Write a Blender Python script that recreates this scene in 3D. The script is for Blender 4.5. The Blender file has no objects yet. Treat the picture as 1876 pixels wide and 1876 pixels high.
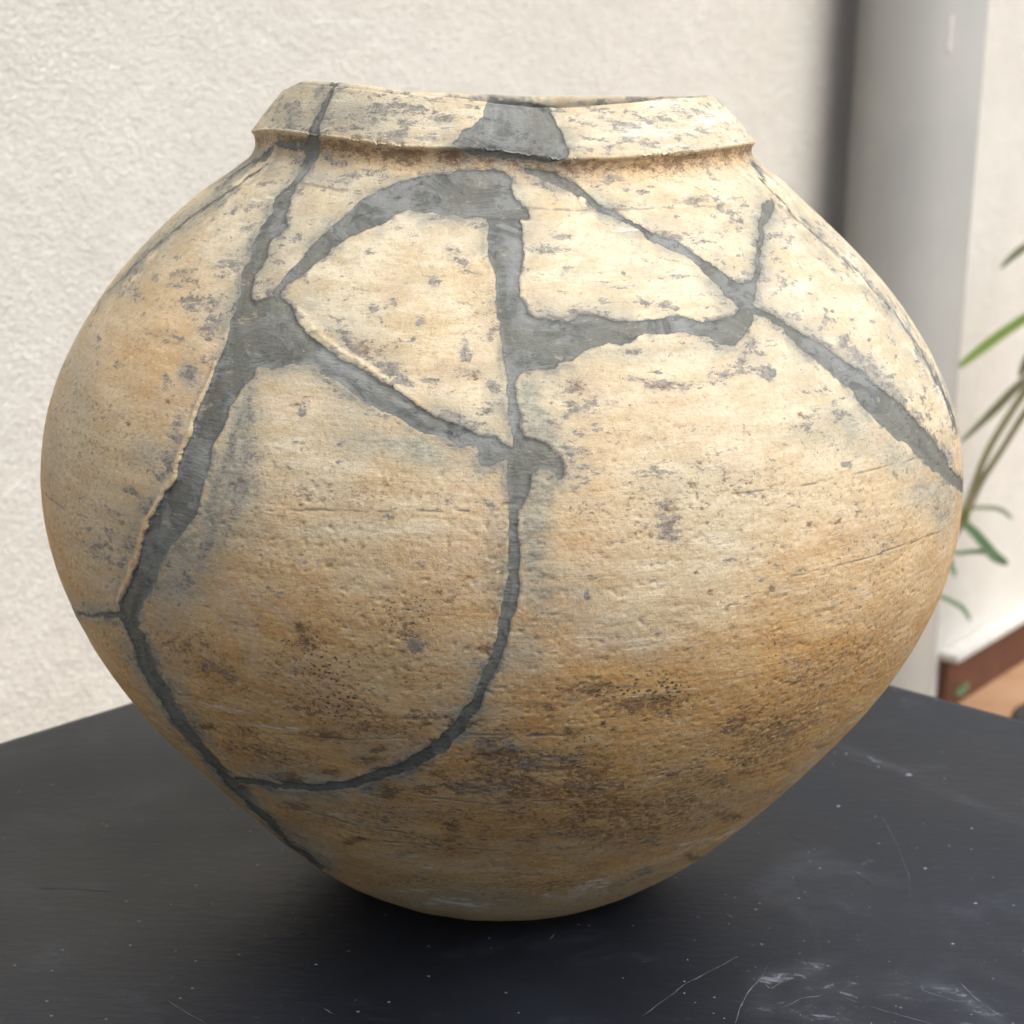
import bpy, math, random
import numpy as np
from mathutils import Matrix, Vector
random.seed(4); rng = np.random.default_rng(7)
sc = bpy.context.scene
col = sc.collection
rad = math.radians

# ------------------------------------------------------------------ camera
TH, RO, FPX, HALF = rad(14.6), rad(1.5), 3750.0, 938.0
CAM = np.array([0.004, -0.905, 0.41])
cf = np.array([0, math.cos(TH), -math.sin(TH)]); cr0 = np.array([1.0, 0, 0]); cu0 = np.cross(cr0, cf)
CR = cr0*math.cos(RO) + cu0*math.sin(RO); CU = cu0*math.cos(RO) - cr0*math.sin(RO)
cam = bpy.data.cameras.new('camera'); cam_o = bpy.data.objects.new('camera', cam); col.objects.link(cam_o)
M = Matrix(((CR[0], CU[0], -cf[0], CAM[0]), (CR[1], CU[1], -cf[1], CAM[1]), (CR[2], CU[2], -cf[2], CAM[2]), (0, 0, 0, 1)))
cam_o.matrix_world = M
cam.sensor_width = 36; cam.lens = 36*FPX/1876; cam.clip_end = 200; cam.clip_start = 0.02
cam.dof.use_dof = True; cam.dof.focus_distance = 0.79; cam.dof.aperture_fstop = 18
sc.camera = cam_o

# ------------------------------------------------------------------ sky, sun, exposure
SUN_EL, SUN_AZ = rad(56), rad(62)          # azimuth measured from -y (towards the viewer) to +x (right)
world = bpy.data.worlds.new("World"); sc.world = world; world.use_nodes = True
wn = world.node_tree.nodes; wl = world.node_tree.links
sky = wn.new('ShaderNodeTexSky'); sky.sky_type = 'NISHITA'; sky.sun_disc = False
sky.sun_elevation = SUN_EL; sky.air_density = 1.0; sky.dust_density = 2.0; sky.ozone_density = 0.6
sdir = Vector((math.cos(SUN_EL)*math.sin(SUN_AZ), -math.cos(SUN_EL)*math.cos(SUN_AZ), math.sin(SUN_EL)))
sky.sun_rotation = math.atan2(sdir.x, sdir.y)
bg = wn['Background']; wl.new(sky.outputs[0], bg.inputs[0]); bg.inputs[1].default_value = 0.065
sun = bpy.data.lights.new('sun', 'SUN'); sun.energy = 1.5; sun.angle = rad(42); sun.color = (1.0, 0.965, 0.90)
sun_o = bpy.data.objects.new('sun', sun); col.objects.link(sun_o)
sun_o.rotation_euler = sdir.to_track_quat('Z', 'Y').to_euler()
sc.view_settings.view_transform = 'Standard'; sc.view_settings.look = 'None'
sc.view_settings.exposure = 1.48; sc.view_settings.gamma = 1.0
sc.render.engine = 'CYCLES'; sc.render.resolution_x = 1024; sc.render.resolution_y = 1024

# ------------------------------------------------------------------ helpers
def proj(P):
    d = P - CAM; z = d @ cf
    return HALF + FPX*(d @ CR)/z, HALF - FPX*(d @ CU)/z
def ray(x, y):
    v = cf*FPX + CR*(x-HALF) - CU*(y-HALF)
    return v/np.linalg.norm(v)
def at_z(x, y, z=0.0):
    v = ray(x, y); return CAM + v*(z-CAM[2])/v[2]
def at_y(x, y, Y):
    v = ray(x, y); return CAM + v*(Y-CAM[1])/v[1]
def tag(o, label=None, cat=None, group=None, kind=None):
    if label: o['label'] = label
    if cat: o['category'] = cat
    if group: o['group'] = group
    if kind: o['kind'] = kind
    return o
def empty(name, loc=(0, 0, 0)):
    o = bpy.data.objects.new(name, None); o.location = loc; col.objects.link(o); o.empty_display_size = 0.05
    return o
def mesh_obj(name, verts, faces, mat, parent=None, smooth=True):
    me = bpy.data.meshes.new(name)
    me.from_pydata([tuple(v) for v in verts], [], [tuple(f) for f in faces]); me.update()
    if smooth: me.polygons.foreach_set('use_smooth', [True]*len(me.polygons))
    o = bpy.data.objects.new(name, me); col.objects.link(o)
    if mat: me.materials.append(mat)
    if parent: o.parent = parent; o.matrix_parent_inverse = Matrix.Translation(-Vector(parent.location))
    return o
def sstep(a, b, x):
    t = np.clip((x-a)/(b-a), 0, 1); return t*t*(3-2*t)
def hash2(i, j, s):
    h = (i.astype(np.int64)*374761393 + j.astype(np.int64)*668265263 + s*974634721) & 0x7fffffff
    h = ((h ^ (h >> 13))*1274126177) & 0x7fffffff
    return ((h ^ (h >> 16)) & 0xffff)/65535.0
def vnoise(x, y, s=0):
    xi = np.floor(x); yi = np.floor(y); fx = x-xi; fy = y-yi
    fx = fx*fx*(3-2*fx); fy = fy*fy*(3-2*fy)
    a = hash2(xi, yi, s); b = hash2(xi+1, yi, s); c = hash2(xi, yi+1, s); d = hash2(xi+1, yi+1, s)
    return (a*(1-fx)+b*fx)*(1-fy) + (c*(1-fx)+d*fx)*fy
def fbm(x, y, s=0, o=4):
    t = 0; a = 0.5; n = 0
    for k in range(o):
        t = t + a*(vnoise(x, y, s+k*17)*2-1); n += a; x = x*2.03+13.7; y = y*2.03+7.1; a *= 0.55
    return t/n

# node helper
class NT:
    def __init__(s, name):
        s.m = bpy.data.materials.new(name); s.m.use_nodes = True
        s.n = s.m.node_tree.nodes; s.l = s.m.node_tree.links
        s.b = s.n['Principled BSDF']
    def new(s, t, **k):
        n = s.n.new(t)
        for a, v in k.items(): setattr(n, a, v)
        return n
    def put(s, inp, v):
        if isinstance(v, (int, float)): inp.default_value = v
        elif isinstance(v, tuple): inp.default_value = v if len(v) == len(inp.default_value) else v+(1,)
        else: s.l.new(v, inp)
    def noise(s, vec, scale, detail=4, rough=0.55, dist=0.0):
        n = s.new('ShaderNodeTexNoise'); s.put(n.inputs['Vector'], vec)
        n.inputs['Scale'].default_value = scale; n.inputs['Detail'].default_value = detail
        n.inputs['Roughness'].default_value = rough; n.inputs['Distortion'].default_value = dist
        return n.outputs['Fac']
    def vor(s, vec, scale, feat='F1', rnd=1.0):
        n = s.new('ShaderNodeTexVoronoi', feature=feat); s.put(n.inputs['Vector'], vec)
        n.inputs['Scale'].default_value = scale; n.inputs['Randomness'].default_value = rnd
        return n.outputs['Distance']
    def mapr(s, v, a, b, c=0.0, d=1.0, smooth=True):
        n = s.new('ShaderNodeMapRange'); n.interpolation_type = 'SMOOTHSTEP' if smooth else 'LINEAR'
        s.put(n.inputs[0], v); n.inputs[1].default_value = a; n.inputs[2].default_value = b
        n.inputs[3].default_value = c; n.inputs[4].default_value = d; return n.outputs[0]
    def math(s, op, a, b=0.0, clamp=False):
        n = s.new('ShaderNodeMath', operation=op, use_clamp=clamp); s.put(n.inputs[0], a); s.put(n.inputs[1], b); return n.outputs[0]
    def mix(s, f, a, b, mode='MIX'):
        n = s.new('ShaderNodeMix', data_type='RGBA', blend_type=mode)
        s.put(n.inputs[0], f); s.put(n.inputs[6], a); s.put(n.inputs[7], b); return n.outputs[2]
    def scale(s, vec, sc3, loc=(0, 0, 0)):
        n = s.new('ShaderNodeMapping'); s.put(n.inputs[0], vec); n.inputs[3].default_value = sc3; n.inputs[1].default_value = loc; return n.outputs[0]
    def attr(s, name):
        return s.new('ShaderNodeAttribute', attribute_name=name)
    def sep(s, v):
        n = s.new('ShaderNodeSeparateColor'); s.put(n.inputs[0], v); return n.outputs
    def coord(s): return s.new('ShaderNodeTexCoord').outputs['Object']
    def bump(s, h, dist, strength=1.0, nrm=None):
        n = s.new('ShaderNodeBump'); s.put(n.inputs['Height'], h); n.inputs['Distance'].default_value = dist
        n.inputs['Strength'].default_value = strength
        if nrm is not None: s.put(n.inputs['Normal'], nrm)
        return n.outputs[0]

# ------------------------------------------------------------------ materials
def clay_material():
    t = NT('buff_clay'); P = t.coord()
    a1 = t.attr('marks'); s1 = t.sep(a1.outputs['Color']); grey, brown, halo = s1[0], s1[1], s1[2]; white = a1.outputs['Alpha']
    a2 = t.attr('marks_b'); s2 = t.sep(a2.outputs['Color']); warm, line, edge = s2[0], s2[1], s2[2]; pits = a2.outputs['Alpha']
    nL = t.noise(P, 14, 4, .6); nM = t.noise(t.scale(P, (1, 1, 4)), 42, 6, .66, .3); nF = t.noise(P, 420, 5, .8)
    nS = t.noise(t.scale(P, (1, 1, 15), (3.1, 1.7, 0.4)), 60, 5, .68)
    nG = t.noise(t.scale(P, (1, 1, 2.6), (2, 8, 1)), 105, 6, .80, .25)
    nB = t.noise(t.scale(P, (1, 1, 1.7), (4, 0, 2)), 300, 7, .90, .3)
    cream = t.mix(t.mapr(nM, .38, .62), (.57, .460, .285), (.72, .625, .44))
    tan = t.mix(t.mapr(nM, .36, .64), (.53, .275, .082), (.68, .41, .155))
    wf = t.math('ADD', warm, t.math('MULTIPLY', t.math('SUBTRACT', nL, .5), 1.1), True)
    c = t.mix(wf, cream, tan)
    c = t.mix(t.mapr(t.noise(P, 30, 6, .68, .4), .50, .68, 0, .45), c, (.57, .41, .29))
    c = t.mix(t.mapr(nG, .30, .46, .5, 0), c, (.74, .64, .46))
    c = t.mix(t.mapr(nS, .56, .74, 0, .38), c, (.37, .27, .16))
    c = t.mix(t.mapr(nF, .52, .68, 0, .42), c, (.31, .215, .125)); c = t.mix(t.mapr(nF, .34, .47, .35, 0), c, (.80, .72, .55))
    c = t.mix(t.mapr(nB, .60, .74, 0, .40), c, (.27, .20, .135))
    # broad greenish grey veil of smeared filler
    hf = t.math('MULTIPLY', halo, t.mapr(nM, .36, .56, .55, 1.0), True); hf = t.math('MINIMUM', hf, .88)
    c = t.mix(hf, c, t.mix(t.mapr(nG, .38, .62), (.19, .19, .155), (.44, .42, .32)))
    # grey smears
    gn = t.math('ADD', nG, t.math('MULTIPLY', t.math('SUBTRACT', grey, 1.0), .17))
    gcol = t.mix(t.mapr(nF, .42, .58), (.12, .115, .105), (.30, .275, .24))
    c = t.mix(t.math('MULTIPLY', grey, .30, True), c, (.34, .315, .27))
    c = t.mix(t.mapr(gn, .425, .485, 0, .85), c, gcol)
    # brown crust, speckles
    bn = t.math('ADD', nB, t.math('MULTIPLY', t.math('SUBTRACT', brown, 1.0), .155))
    bf = t.mapr(bn, .438, .485, 0, .80)
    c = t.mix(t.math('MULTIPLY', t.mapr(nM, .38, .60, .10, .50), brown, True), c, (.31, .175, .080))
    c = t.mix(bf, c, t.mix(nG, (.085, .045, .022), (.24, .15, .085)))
    # pin pits
    pd = t.math('ADD', t.math('MULTIPLY', nL, .45), t.math('MULTIPLY', pits, .50)); pd = t.math('ADD', pd, t.math('MULTIPLY', nG, .45))
    vd = t.vor(t.scale(P, (1, 1, 1.25)), 430); thr = t.mapr(pd, .50, .95, .0, .38, False)
    pf = t.math('MULTIPLY', t.mapr(t.math('SUBTRACT', thr, vd), -.02, .08), t.mapr(pd, .48, .58))
    c = t.mix(t.math('MULTIPLY', pf, .8), c, (.07, .043, .025))
    c = t.mix(t.math('MULTIPLY', line, .62, True), c, (.19, .165, .14))
    c = t.mix(t.math('MULTIPLY', edge, .6, True), c, (.15, .135, .12))
    # whitish lime scrapes, plus a highlight painted on the right shoulder and limb
    wn_ = t.math('ADD', nS, t.math('MULTIPLY', t.math('SUBTRACT', white, 1.0), .24))
    c = t.mix(t.math('MULTIPLY', white, .20, True), c, (.72, .67, .56))
    c = t.mix(t.mapr(wn_, .42, .56, 0, .75), c, (.74, .69, .58))
    t.put(t.b.inputs['Base Color'], c)
    t.put(t.b.inputs['Roughness'], t.mapr(nM, .3, .7, .50, .70)); t.b.inputs['Specular IOR Level'].default_value = .32
    h = t.math('ADD', t.math('MULTIPLY', nF, 1.0), t.math('MULTIPLY', nS, .35))
    h = t.math('SUBTRACT', h, t.math('MULTIPLY', line, .35)); h = t.math('SUBTRACT', h, t.math('MULTIPLY', brown, .15))
    t.put(t.b.inputs['Normal'], t.bump(h, .0009, .75))
    return t.m
def filler_material():
    t = NT('grey_filler'); P = t.coord()
    a2 = t.attr('marks_b'); s2 = t.sep(a2.outputs['Color']); warm, edge = s2[0], s2[2]
    nM = t.noise(t.scale(P, (1, 1, 1.6)), 42, 7, .74, 1.1); nF = t.noise(t.scale(P, (1, 1, 5)), 190, 6, .78, .2); nL = t.noise(P, 24, 4, .6, .8)
    nD = t.noise(t.scale(P, (1, 1, 2), (3, 3, 3)), 90, 6, .8, .5)
    c = t.mix(t.mapr(nM, .44, .54), (.118, .120, .108), (.212, .215, .198))
    c = t.mix(t.mapr(nL, .46, .56, 0, .65), c, (.155, .150, .115))
    c = t.mix(t.mapr(nL, .46, .38, 0, .7), c, (.250, .250, .232))
    c = t.mix(t.math('MULTIPLY', warm, .45, True), c, (.105, .092, .062))
    c = t.mix(t.mapr(nF, .56, .70, 0, .5), c, (.30, .30, .28))
    c = t.mix(t.mapr(nD, .56, .63, 0, .6), c, (.055, .055, .055))
    c = t.mix(t.mapr(nD, .40, .35, 0, .55), c, (.42, .36, .25))
    vd = t.vor(P, 520); pin = t.math('MULTIPLY', t.mapr(vd, .16, .08), t.mapr(nM, .50, .58)); c = t.mix(t.math('MULTIPLY', pin, .7), c, (.03, .03, .03))
    c = t.mix(t.math('MULTIPLY', edge, .6, True), c, (.050, .048, .045))
    t.put(t.b.inputs['Base Color'], c); t.put(t.b.inputs['Roughness'], t.mapr(nM, .4, .6, .45, .7)); t.b.inputs['Specular IOR Level'].default_value = .4
    h = t.math('ADD', t.math('MULTIPLY', nF, .7), t.math('MULTIPLY', nM, 1.6))
    t.put(t.b.inputs['Normal'], t.bump(h, .0010, .8))
    return t.m
def plaster_material():
    t = NT('rough_plaster'); P = t.coord()
    n1 = t.noise(t.scale(P, (1, 1, 1.5)), 190, 5, .68, .5); n2 = t.noise(P, 9, 3); n3 = t.noise(P, 300, 3, .6)
    c = t.mix(t.mapr(n2, .35, .65), (.80, .785, .705), (.84, .825, .745))
    c = t.mix(t.mapr(n1, .32, .50, .45, 0), c, (.62, .59, .51)); c = t.mix(t.mapr(t.noise(P, 3.5, 5, .6, .5), .52, .70, 0, .35), c, (.75, .73, .64))
    t.put(t.b.inputs['Base Color'], c); t.b.inputs['Roughness'].default_value = .8; t.b.inputs['Specular IOR Level'].default_value = .2
    h = t.math('ADD', n1, t.math('MULTIPLY', n3, .15)); h = t.math('ADD', h, t.math('MULTIPLY', t.noise(P, 40, 3), .8))
    t.put(t.b.inputs['Normal'], t.bump(h, .006, 1.0))
    return t.m
def simple(name, c, r=.5, c2=None, ns=30, bump=0, spec=.5, stretch=(1, 1, 1)):
    t = NT(name); P = t.coord()
    if c2:
        n = t.noise(t.scale(P, stretch), ns, 5, .6); cc = t.mix(t.mapr(n, .35, .65), c, c2); t.put(t.b.inputs['Base Color'], cc)
        if bump: t.put(t.b.inputs['Normal'], t.bump(n, bump, .6))
    else: t.put(t.b.inputs['Base Color'], c)
    t.b.inputs['Roughness'].default_value = r; t.b.inputs['Specular IOR Level'].default_value = spec
    return t.m
def table_material():
    t = NT('black_table_paint'); P = t.coord()
    sc_ = t.sep(t.attr('scuff').outputs['Color'])
    n1 = t.noise(P, 7, 4); n2 = t.noise(t.scale(P, (1, 3, 1)), 60, 5, .65); n3 = t.noise(P, 260, 4, .7)
    c = t.mix(t.mapr(n1, .3, .7), (.0050, .0070, .0115), (.009, .0120, .0185))
    c = t.mix(t.mapr(n2, .56, .75, 0, .25), c, (.03, .033, .04)); c = t.mix(t.mapr(t.noise(P, 11, 6, .7, 1.0), .52, .70, 0, .6), c, (.028, .033, .044))
    c = t.mix(t.mapr(n3, .68, .78, 0, .5), c, (.07, .075, .085))
    v = t.vor(P, 75); c = t.mix(t.math('MULTIPLY', t.math('LESS_THAN', v, .055), .5), c, (.22, .23, .25))
    ch = t.math('ADD', t.noise(t.scale(P, (1, 1.6, 1)), 70, 8, .85, .8), t.math('MULTIPLY', t.math('SUBTRACT', sc_[0], 1.0), .17))
    c = t.mix(t.mapr(ch, .45, .60, 0, .70), c, (.26, .28, .32)); c = t.mix(t.math('MULTIPLY', sc_[0], .12), c, (.2, .215, .25))
    t.put(t.b.inputs['Base Color'], c)
    t.put(t.b.inputs['Roughness'], t.mapr(n1, .3, .7, .38, .50)); t.b.inputs['Specular IOR Level'].default_value = .37
    h = t.math('ADD', n2, t.math('MULTIPLY', n3, .6)); t.put(t.b.inputs['Normal'], t.bump(h, .0004, .5))
    return t.m
CLAY, FILL, PLASTER, TABLE = clay_material(), filler_material(), plaster_material(), table_material()
INNER = simple('dull_inner_clay', (.33, .30, .24), .8, (.42, .37, .29), 30, .0006)
PIPE = simple('grey_pipe_paint', (.30, .30, .275), .45, (.335, .33, .30), 6)
SKIRT = simple('red_brown_tile', (.070, .020, .010), .45, (.10, .030, .015), 14)
PALE_COAT = simple('pale_coat', (.55, .53, .49), .7, (.63, .61, .56), 40, .001)
FLOOR = simple('terracotta_floor', (.30, .155, .070), .6, (.40, .235, .130), 5)
WOODBLK = simple('black_table_frame', (.02, .02, .022), .5)
BLACKMETAL = simple('black_metal', (.012, .012, .012), .5)
PLANTER = simple('grey_planter', (.2, .2, .2), .6, (.26, .26, .25), 20)
CHALK = simple('pale_scratch', (.11, .12, .14), .8, (.03, .032, .036), 130, 0)
def leaf_mat(name, mid, edge):
    t = NT(name); uv = t.new('ShaderNodeUVMap').outputs[0]; s = t.new('ShaderNodeSeparateXYZ'); t.put(s.inputs[0], uv)
    d = t.math('ABSOLUTE', t.math('SUBTRACT', s.outputs[0], .5))
    c = t.mix(t.mapr(d, .12, .38), mid, edge); t.put(t.b.inputs['Base Color'], c); t.b.inputs['Roughness'].default_value = .45
    return t.m
LEAF = leaf_mat('green_leaf', (.10, .17, .012), (.30, .38, .14))
LEAF_PALE = leaf_mat('pale_leaf', (.30, .36, .22), (.44, .48, .34))
LEAF_BLUE = leaf_mat('blue_green_leaf', (.10, .20, .08), (.20, .30, .15))
STEM = simple('runner_stem', (.26, .26, .14), .5, (.34, .34, .20), 25)

# ------------------------------------------------------------------ setting: floor, wall, skirting, pipe
FZ = -0.72
fl = mesh_obj('floor', [(-8, -8, FZ), (8, -8, FZ), (8, 8, FZ), (-8, 8, FZ)], [(0, 1, 2, 3)], FLOOR, smooth=False); tag(fl, kind='structure')
WP = np.array([0.91312, 2.53060]); WD = np.array([0.57890, 0.81540]); WN = np.array([0.81540, -0.57890])   # point on wall foot, direction, normal to the yard
def wpt(s, off, z): p = WP + WD*s + WN*off; return (p[0], p[1], z)
def wbox(name, s0, s1, o0, o1, z0, z1, mat, parent=None, bev=0):
    v = [wpt(s, o, z) for z in (z0, z1) for (s, o) in ((s0, o0), (s1, o0), (s1, o1), (s0, o1))]
    f = [(0, 3, 2, 1), (4, 5, 6, 7), (0, 1, 5, 4), (1, 2, 6, 5), (2, 3, 7, 6), (3, 0, 4, 7)]
    o = mesh_obj(name, v, f, mat, parent, smooth=False)
    if bev:
        m = o.modifiers.new('bevel', 'BEVEL'); m.width = bev; m.segments = 3
    return o
w = wbox('wall', -5.0, 3.0, -0.2, 0, FZ, 2.3, PLASTER); tag(w, 'rough cream plaster wall running behind the table and the jar', 'wall')
SK0 = -0.372                                    # left end of the skirting, at the pipe
sk = empty('skirting', wpt(SK0, 0, FZ)); tag(sk, 'red brown tiled skirting with pale top edge along the foot of the wall', 'skirting')
x = SK0; k = 0
while x < 2.6:
    L_ = 0.62
    wbox('skirting_tile', x, x+L_-0.003, 0.001, 0.016, FZ+.001, FZ+.088, SKIRT, sk, .0015); x += L_; k += 1
wbox('pale_cap', SK0-.006, 2.6, 0.001, 0.034, FZ+.0885, FZ+.102, PALE_COAT, sk, .003)  # pale strip along the top edge of the tiles

def lathe(name, prof, cx, cy, mat, parent=None, n=64):
    v = []; f = []
    for (r, z) in prof:
        for k in range(n):
            a = 2*math.pi*k/n; v.append((cx+r*math.cos(a), cy+r*math.sin(a), z))
    for j in range(len(prof)-1):
        for k in range(n): f.append((j*n+k, j*n+(k+1) % n, (j+1)*n+(k+1) % n, (j+1)*n+k))
    return mesh_obj(name, v, f, mat, parent)
# pipe centre found on the wall so that its edges stand where the photograph has them
PR = 0.082
pc = wpt(-0.832, PR+0.017, 0)
pipe = empty('downpipe', (pc[0], pc[1], FZ)); tag(pipe, 'wide pale grey drainpipe fixed upright against the plaster wall', 'pipe')
lathe('tube', [(PR-.004, 2.2), (PR, 2.2), (PR, FZ+.165)], pc[0], pc[1], PIPE, pipe)
lathe('collar', [(PR+.0005, FZ+.165), (PR+.006, FZ+.162), (PR+.008, FZ+.152), (PR+.006, FZ+.142), (PR+.001, FZ+.139)], pc[0], pc[1], PIPE, pipe)
lathe('socket', [(PR+.001, FZ+.139), (PR-.001, FZ+.125), (PR-.001, FZ+.0)], pc[0], pc[1], PIPE, pipe)

dv = []; df = []
for k in range(7):                                  # white paint run on the pipe
    zq = 0.380-.045*k/6; ww_ = (.0030, .0034, .0028, .0022, .0030, .0036, .0022)[k]
    for s_ in (-1, 0, 1): an = -1.30+s_*ww_/PR; dv.append((pc[0]+(PR+.0004+.0004*(s_ == 0))*math.cos(an), pc[1]+(PR+.0004+.0004*(s_ == 0))*math.sin(an), zq))
for k in range(6): df += [(3*k, 3*k+1, 3*k+4, 3*k+3), (3*k+1, 3*k+2, 3*k+5, 3*k+4)]
mesh_obj('paint_run', dv, df, PALE_COAT, pipe)
# ------------------------------------------------------------------ table
tc = np.array([0.00876, 0.46929]); e1 = np.array([-0.64828, -0.76140]); e2 = np.array([0.76140, -0.64828])
TLX, TLY = 1.35, 1.35
NTX = 360
def scuff_value(px, py):
    v = np.zeros_like(px)
    for (x, y, rx, ry, a, s) in [(1800, 1850, 90, 16, 35, 1.1), (1730, 1810, 90, 12, 12, .7), (1420, 1790, 45, 14, -10, .95), (1480, 1775, 60, 16, -15, .8),
                                 (1530, 1815, 80, 30, 0, .55), (1650, 1810, 120, 40, 8, .45), (1400, 1840, 40, 40, 60, .6), (1560, 1640, 160, 60, 20, .22),
                                 (1700, 1700, 200, 120, 0, .18), (1500, 1860, 160, 30, 10, .5), (1600, 1390, 130, 8, 22, .45), (1780, 1470, 120, 10, 22, .35),
                                 (90, 1760, 40, 18, 0, .5), (120, 1630, 80, 8, 0, .4), (1800, 1876, 120, 60, 0, .4)]:
        c, s_ = math.cos(rad(a)), math.sin(rad(a)); dx = px-x; dy = py-y
        v = np.maximum(v, s*np.exp(-(((dx*c+dy*s_)/rx)**2 + ((-dx*s_+dy*c)/ry)**2)))
    return v
tb = empty('table', (tc[0]+(e1*TLX/2+e2*TLY/2)[0], tc[1]+(e1*TLX/2+e2*TLY/2)[1], FZ)); tag(tb, 'black painted square table top with pale scuffs, standing under the jar', 'table')
g = np.linspace(0, 1, NTX+1); gu, gv = np.meshgrid(g*TLX, g*TLY, indexing='ij')
P = np.stack([tc[0]+e1[0]*gu+e2[0]*gv, tc[1]+e1[1]*gu+e2[1]*gv, np.zeros_like(gu)], -1).reshape(-1, 3)
idx = np.arange((NTX+1)**2).reshape(NTX+1, NTX+1)
F = np.stack([idx[:-1, :-1], idx[:-1, 1:], idx[1:, 1:], idx[1:, :-1]], -1).reshape(-1, 4)
verts = [tuple(p) for p in P]; faces = [tuple(q) for q in F]
def ring(order, z): return [ (P[i][0], P[i][1], z) for i in order]
border = list(idx[0, :]) + list(idx[1:, -1]) + list(idx[-1, :-1][::-1]) + list(idx[1:-1, 0][::-1])
n0 = len(verts); cen = P.mean(0)
prev = border
for (inset, z) in ((-.0012, -.0006), (-.0018, -.002), (-.0018, -.030)):
    cur = []
    for i in border:
        d = P[i][:2]-cen[:2]; m = np.array([d@e1, d@e2]); s = np.array([np.sign(m[0]) if abs(abs(m[0])-TLX/2) < 1e-6 else 0, np.sign(m[1]) if abs(abs(m[1])-TLY/2) < 1e-6 else 0])
        q = P[i][:2] - (e1*s[0]+e2*s[1])*inset; verts.append((q[0], q[1], z)); cur.append(len(verts)-1)
    for k in range(len(border)): faces.append((prev[k], cur[k], cur[(k+1) % len(border)], prev[(k+1) % len(border)]))
    prev = cur
top = mesh_obj('table_top', verts, faces, TABLE, tb)
A = top.data.color_attributes.new('scuff', 'FLOAT_COLOR', 'POINT')
V = np.array(verts); d = V-CAM; dz = d@cf; ok = dz > .15; px = np.where(ok, HALF+FPX*(d@CR)/np.where(ok, dz, 1), -9999); py = np.where(ok, HALF-FPX*(d@CU)/np.where(ok, dz, 1), -9999)
cv = np.zeros((len(V), 4), np.float32); cv[:, 0] = scuff_value(px, py); cv[:, 3] = 1
A.data.foreach_set('color', cv.ravel())
def tpt(u, v, z): p = tc+e1*u+e2*v; return (p[0], p[1], z)
def tbox(name, u0, u1, v0, v1, z0, z1, mat):
    v = [tpt(a, b, z) for z in (z0, z1) for (a, b) in ((u0, v0), (u1, v0), (u1, v1), (u0, v1))]
    return mesh_obj(name, v, [(0, 1, 2, 3), (4, 7, 6, 5), (0, 4, 5, 1), (1, 5, 6, 2), (2, 6, 7, 3), (3, 7, 4, 0)], mat, tb, smooth=False)
for (u, v) in ((.05, .05), (TLX-.11, .05), (.05, TLY-.11), (TLX-.11, TLY-.11)): tbox('leg', u, u+.06, v, v+.06, FZ, -.031, WOODBLK)
tbox('apron', .12, TLX-.12, .06, .08, -.12, -.031, WOODBLK); tbox('apron', .12, TLX-.12, TLY-.08, TLY-.06, -.12, -.031, WOODBLK)
tbox('apron', .06, .08, .12, TLY-.12, -.12, -.031, WOODBLK); tbox('apron', TLX-.08, TLX-.06, .12, TLY-.12, -.12, -.031, WOODBLK)
# scratches in the table paint: hair-thin raised burrs
def ribbon(pts, w, z=.00015):
    q = np.array([at_z(a, b, 0) for a, b in pts])
    # resample smoothly
    s = np.r_[0, np.cumsum(np.linalg.norm(np.diff(q, axis=0), axis=1))]; n = max(8, int(s[-1]/.002)); ss = np.linspace(0, s[-1], n)
    q = np.stack([np.interp(ss, s, q[:, i]) for i in range(3)], -1)
    q[:, :2] += .0005*np.stack([fbm(ss*160, ss*0+3, 5, 3), fbm(ss*160, ss*0+9, 8, 3)], -1)
    d = np.gradient(q, axis=0); nn = np.stack([-d[:, 1], d[:, 0], d[:, 2]*0], -1); nn /= np.linalg.norm(nn, axis=1)[:, None]+1e-9
    ww = w*.6*(np.sin(np.linspace(0, math.pi, n))**.6)*(.35+.9*vnoise(ss*420, ss*0, 3))*.5
    vs = np.concatenate([q+nn*ww[:, None], q+np.array([0, 0, z]), q-nn*ww[:, None]]); vs[:n, 2] = .00001; vs[2*n:, 2] = .00001
    fs = [(i, i+1, n+i+1, n+i) for i in range(n-1)]+[(n+i, n+i+1, 2*n+i+1, 2*n+i) for i in range(n-1)]
    return vs, fs
SCR = [([(1176, 1862), (1260, 1800), (1352, 1752)], .0007), ([(1345, 1876), (1365, 1825), (1395, 1790), (1405, 1770)], .0011), ([(1398, 1800), (1410, 1812), (1437, 1797)], .0012),
       ([(1575, 1455), (1615, 1495), (1645, 1550), (1664, 1600), (1668, 1650)], .0007), ([(1440, 1525), (1490, 1550), (1540, 1580), (1595, 1620)], .0006),
       ([(1435, 1845), (1470, 1828), (1505, 1824)], .0008), ([(1545, 1828), (1590, 1842), (1650, 1860), (1720, 1880)], .0009), ([(1325, 1672), (1345, 1682)], .0008),
       ([(70, 1628), (140, 1628), (200, 1634)], .0008), ([(500, 1726), (530, 1715), (562, 1707)], .0008), ([(590, 1846), (610, 1858)], .0008), ([(1752, 1795), (1790, 1830), (1830, 1860), (1845, 1870)], .0014),
       ([(1680, 1812), (1740, 1830), (1800, 1850)], .0009), ([(300, 1830), (380, 1876)], .0006), ([(1006, 1721), (1012, 1714), (1016, 1711)], .0011), ([(90, 1752), (105, 1745)], .0012), ([(430, 1723), (450, 1722)], .0006)]
sv = []; sf = []
for pts, w_ in SCR:
    a, b = ribbon(pts, w_); o_ = len(sv); sv += list(a); sf += [tuple(i+o_ for i in q) for q in b]
sm = mesh_obj('scratch_marks', sv, sf, CHALK, tb); sm['kind'] = 'stuff'
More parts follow.
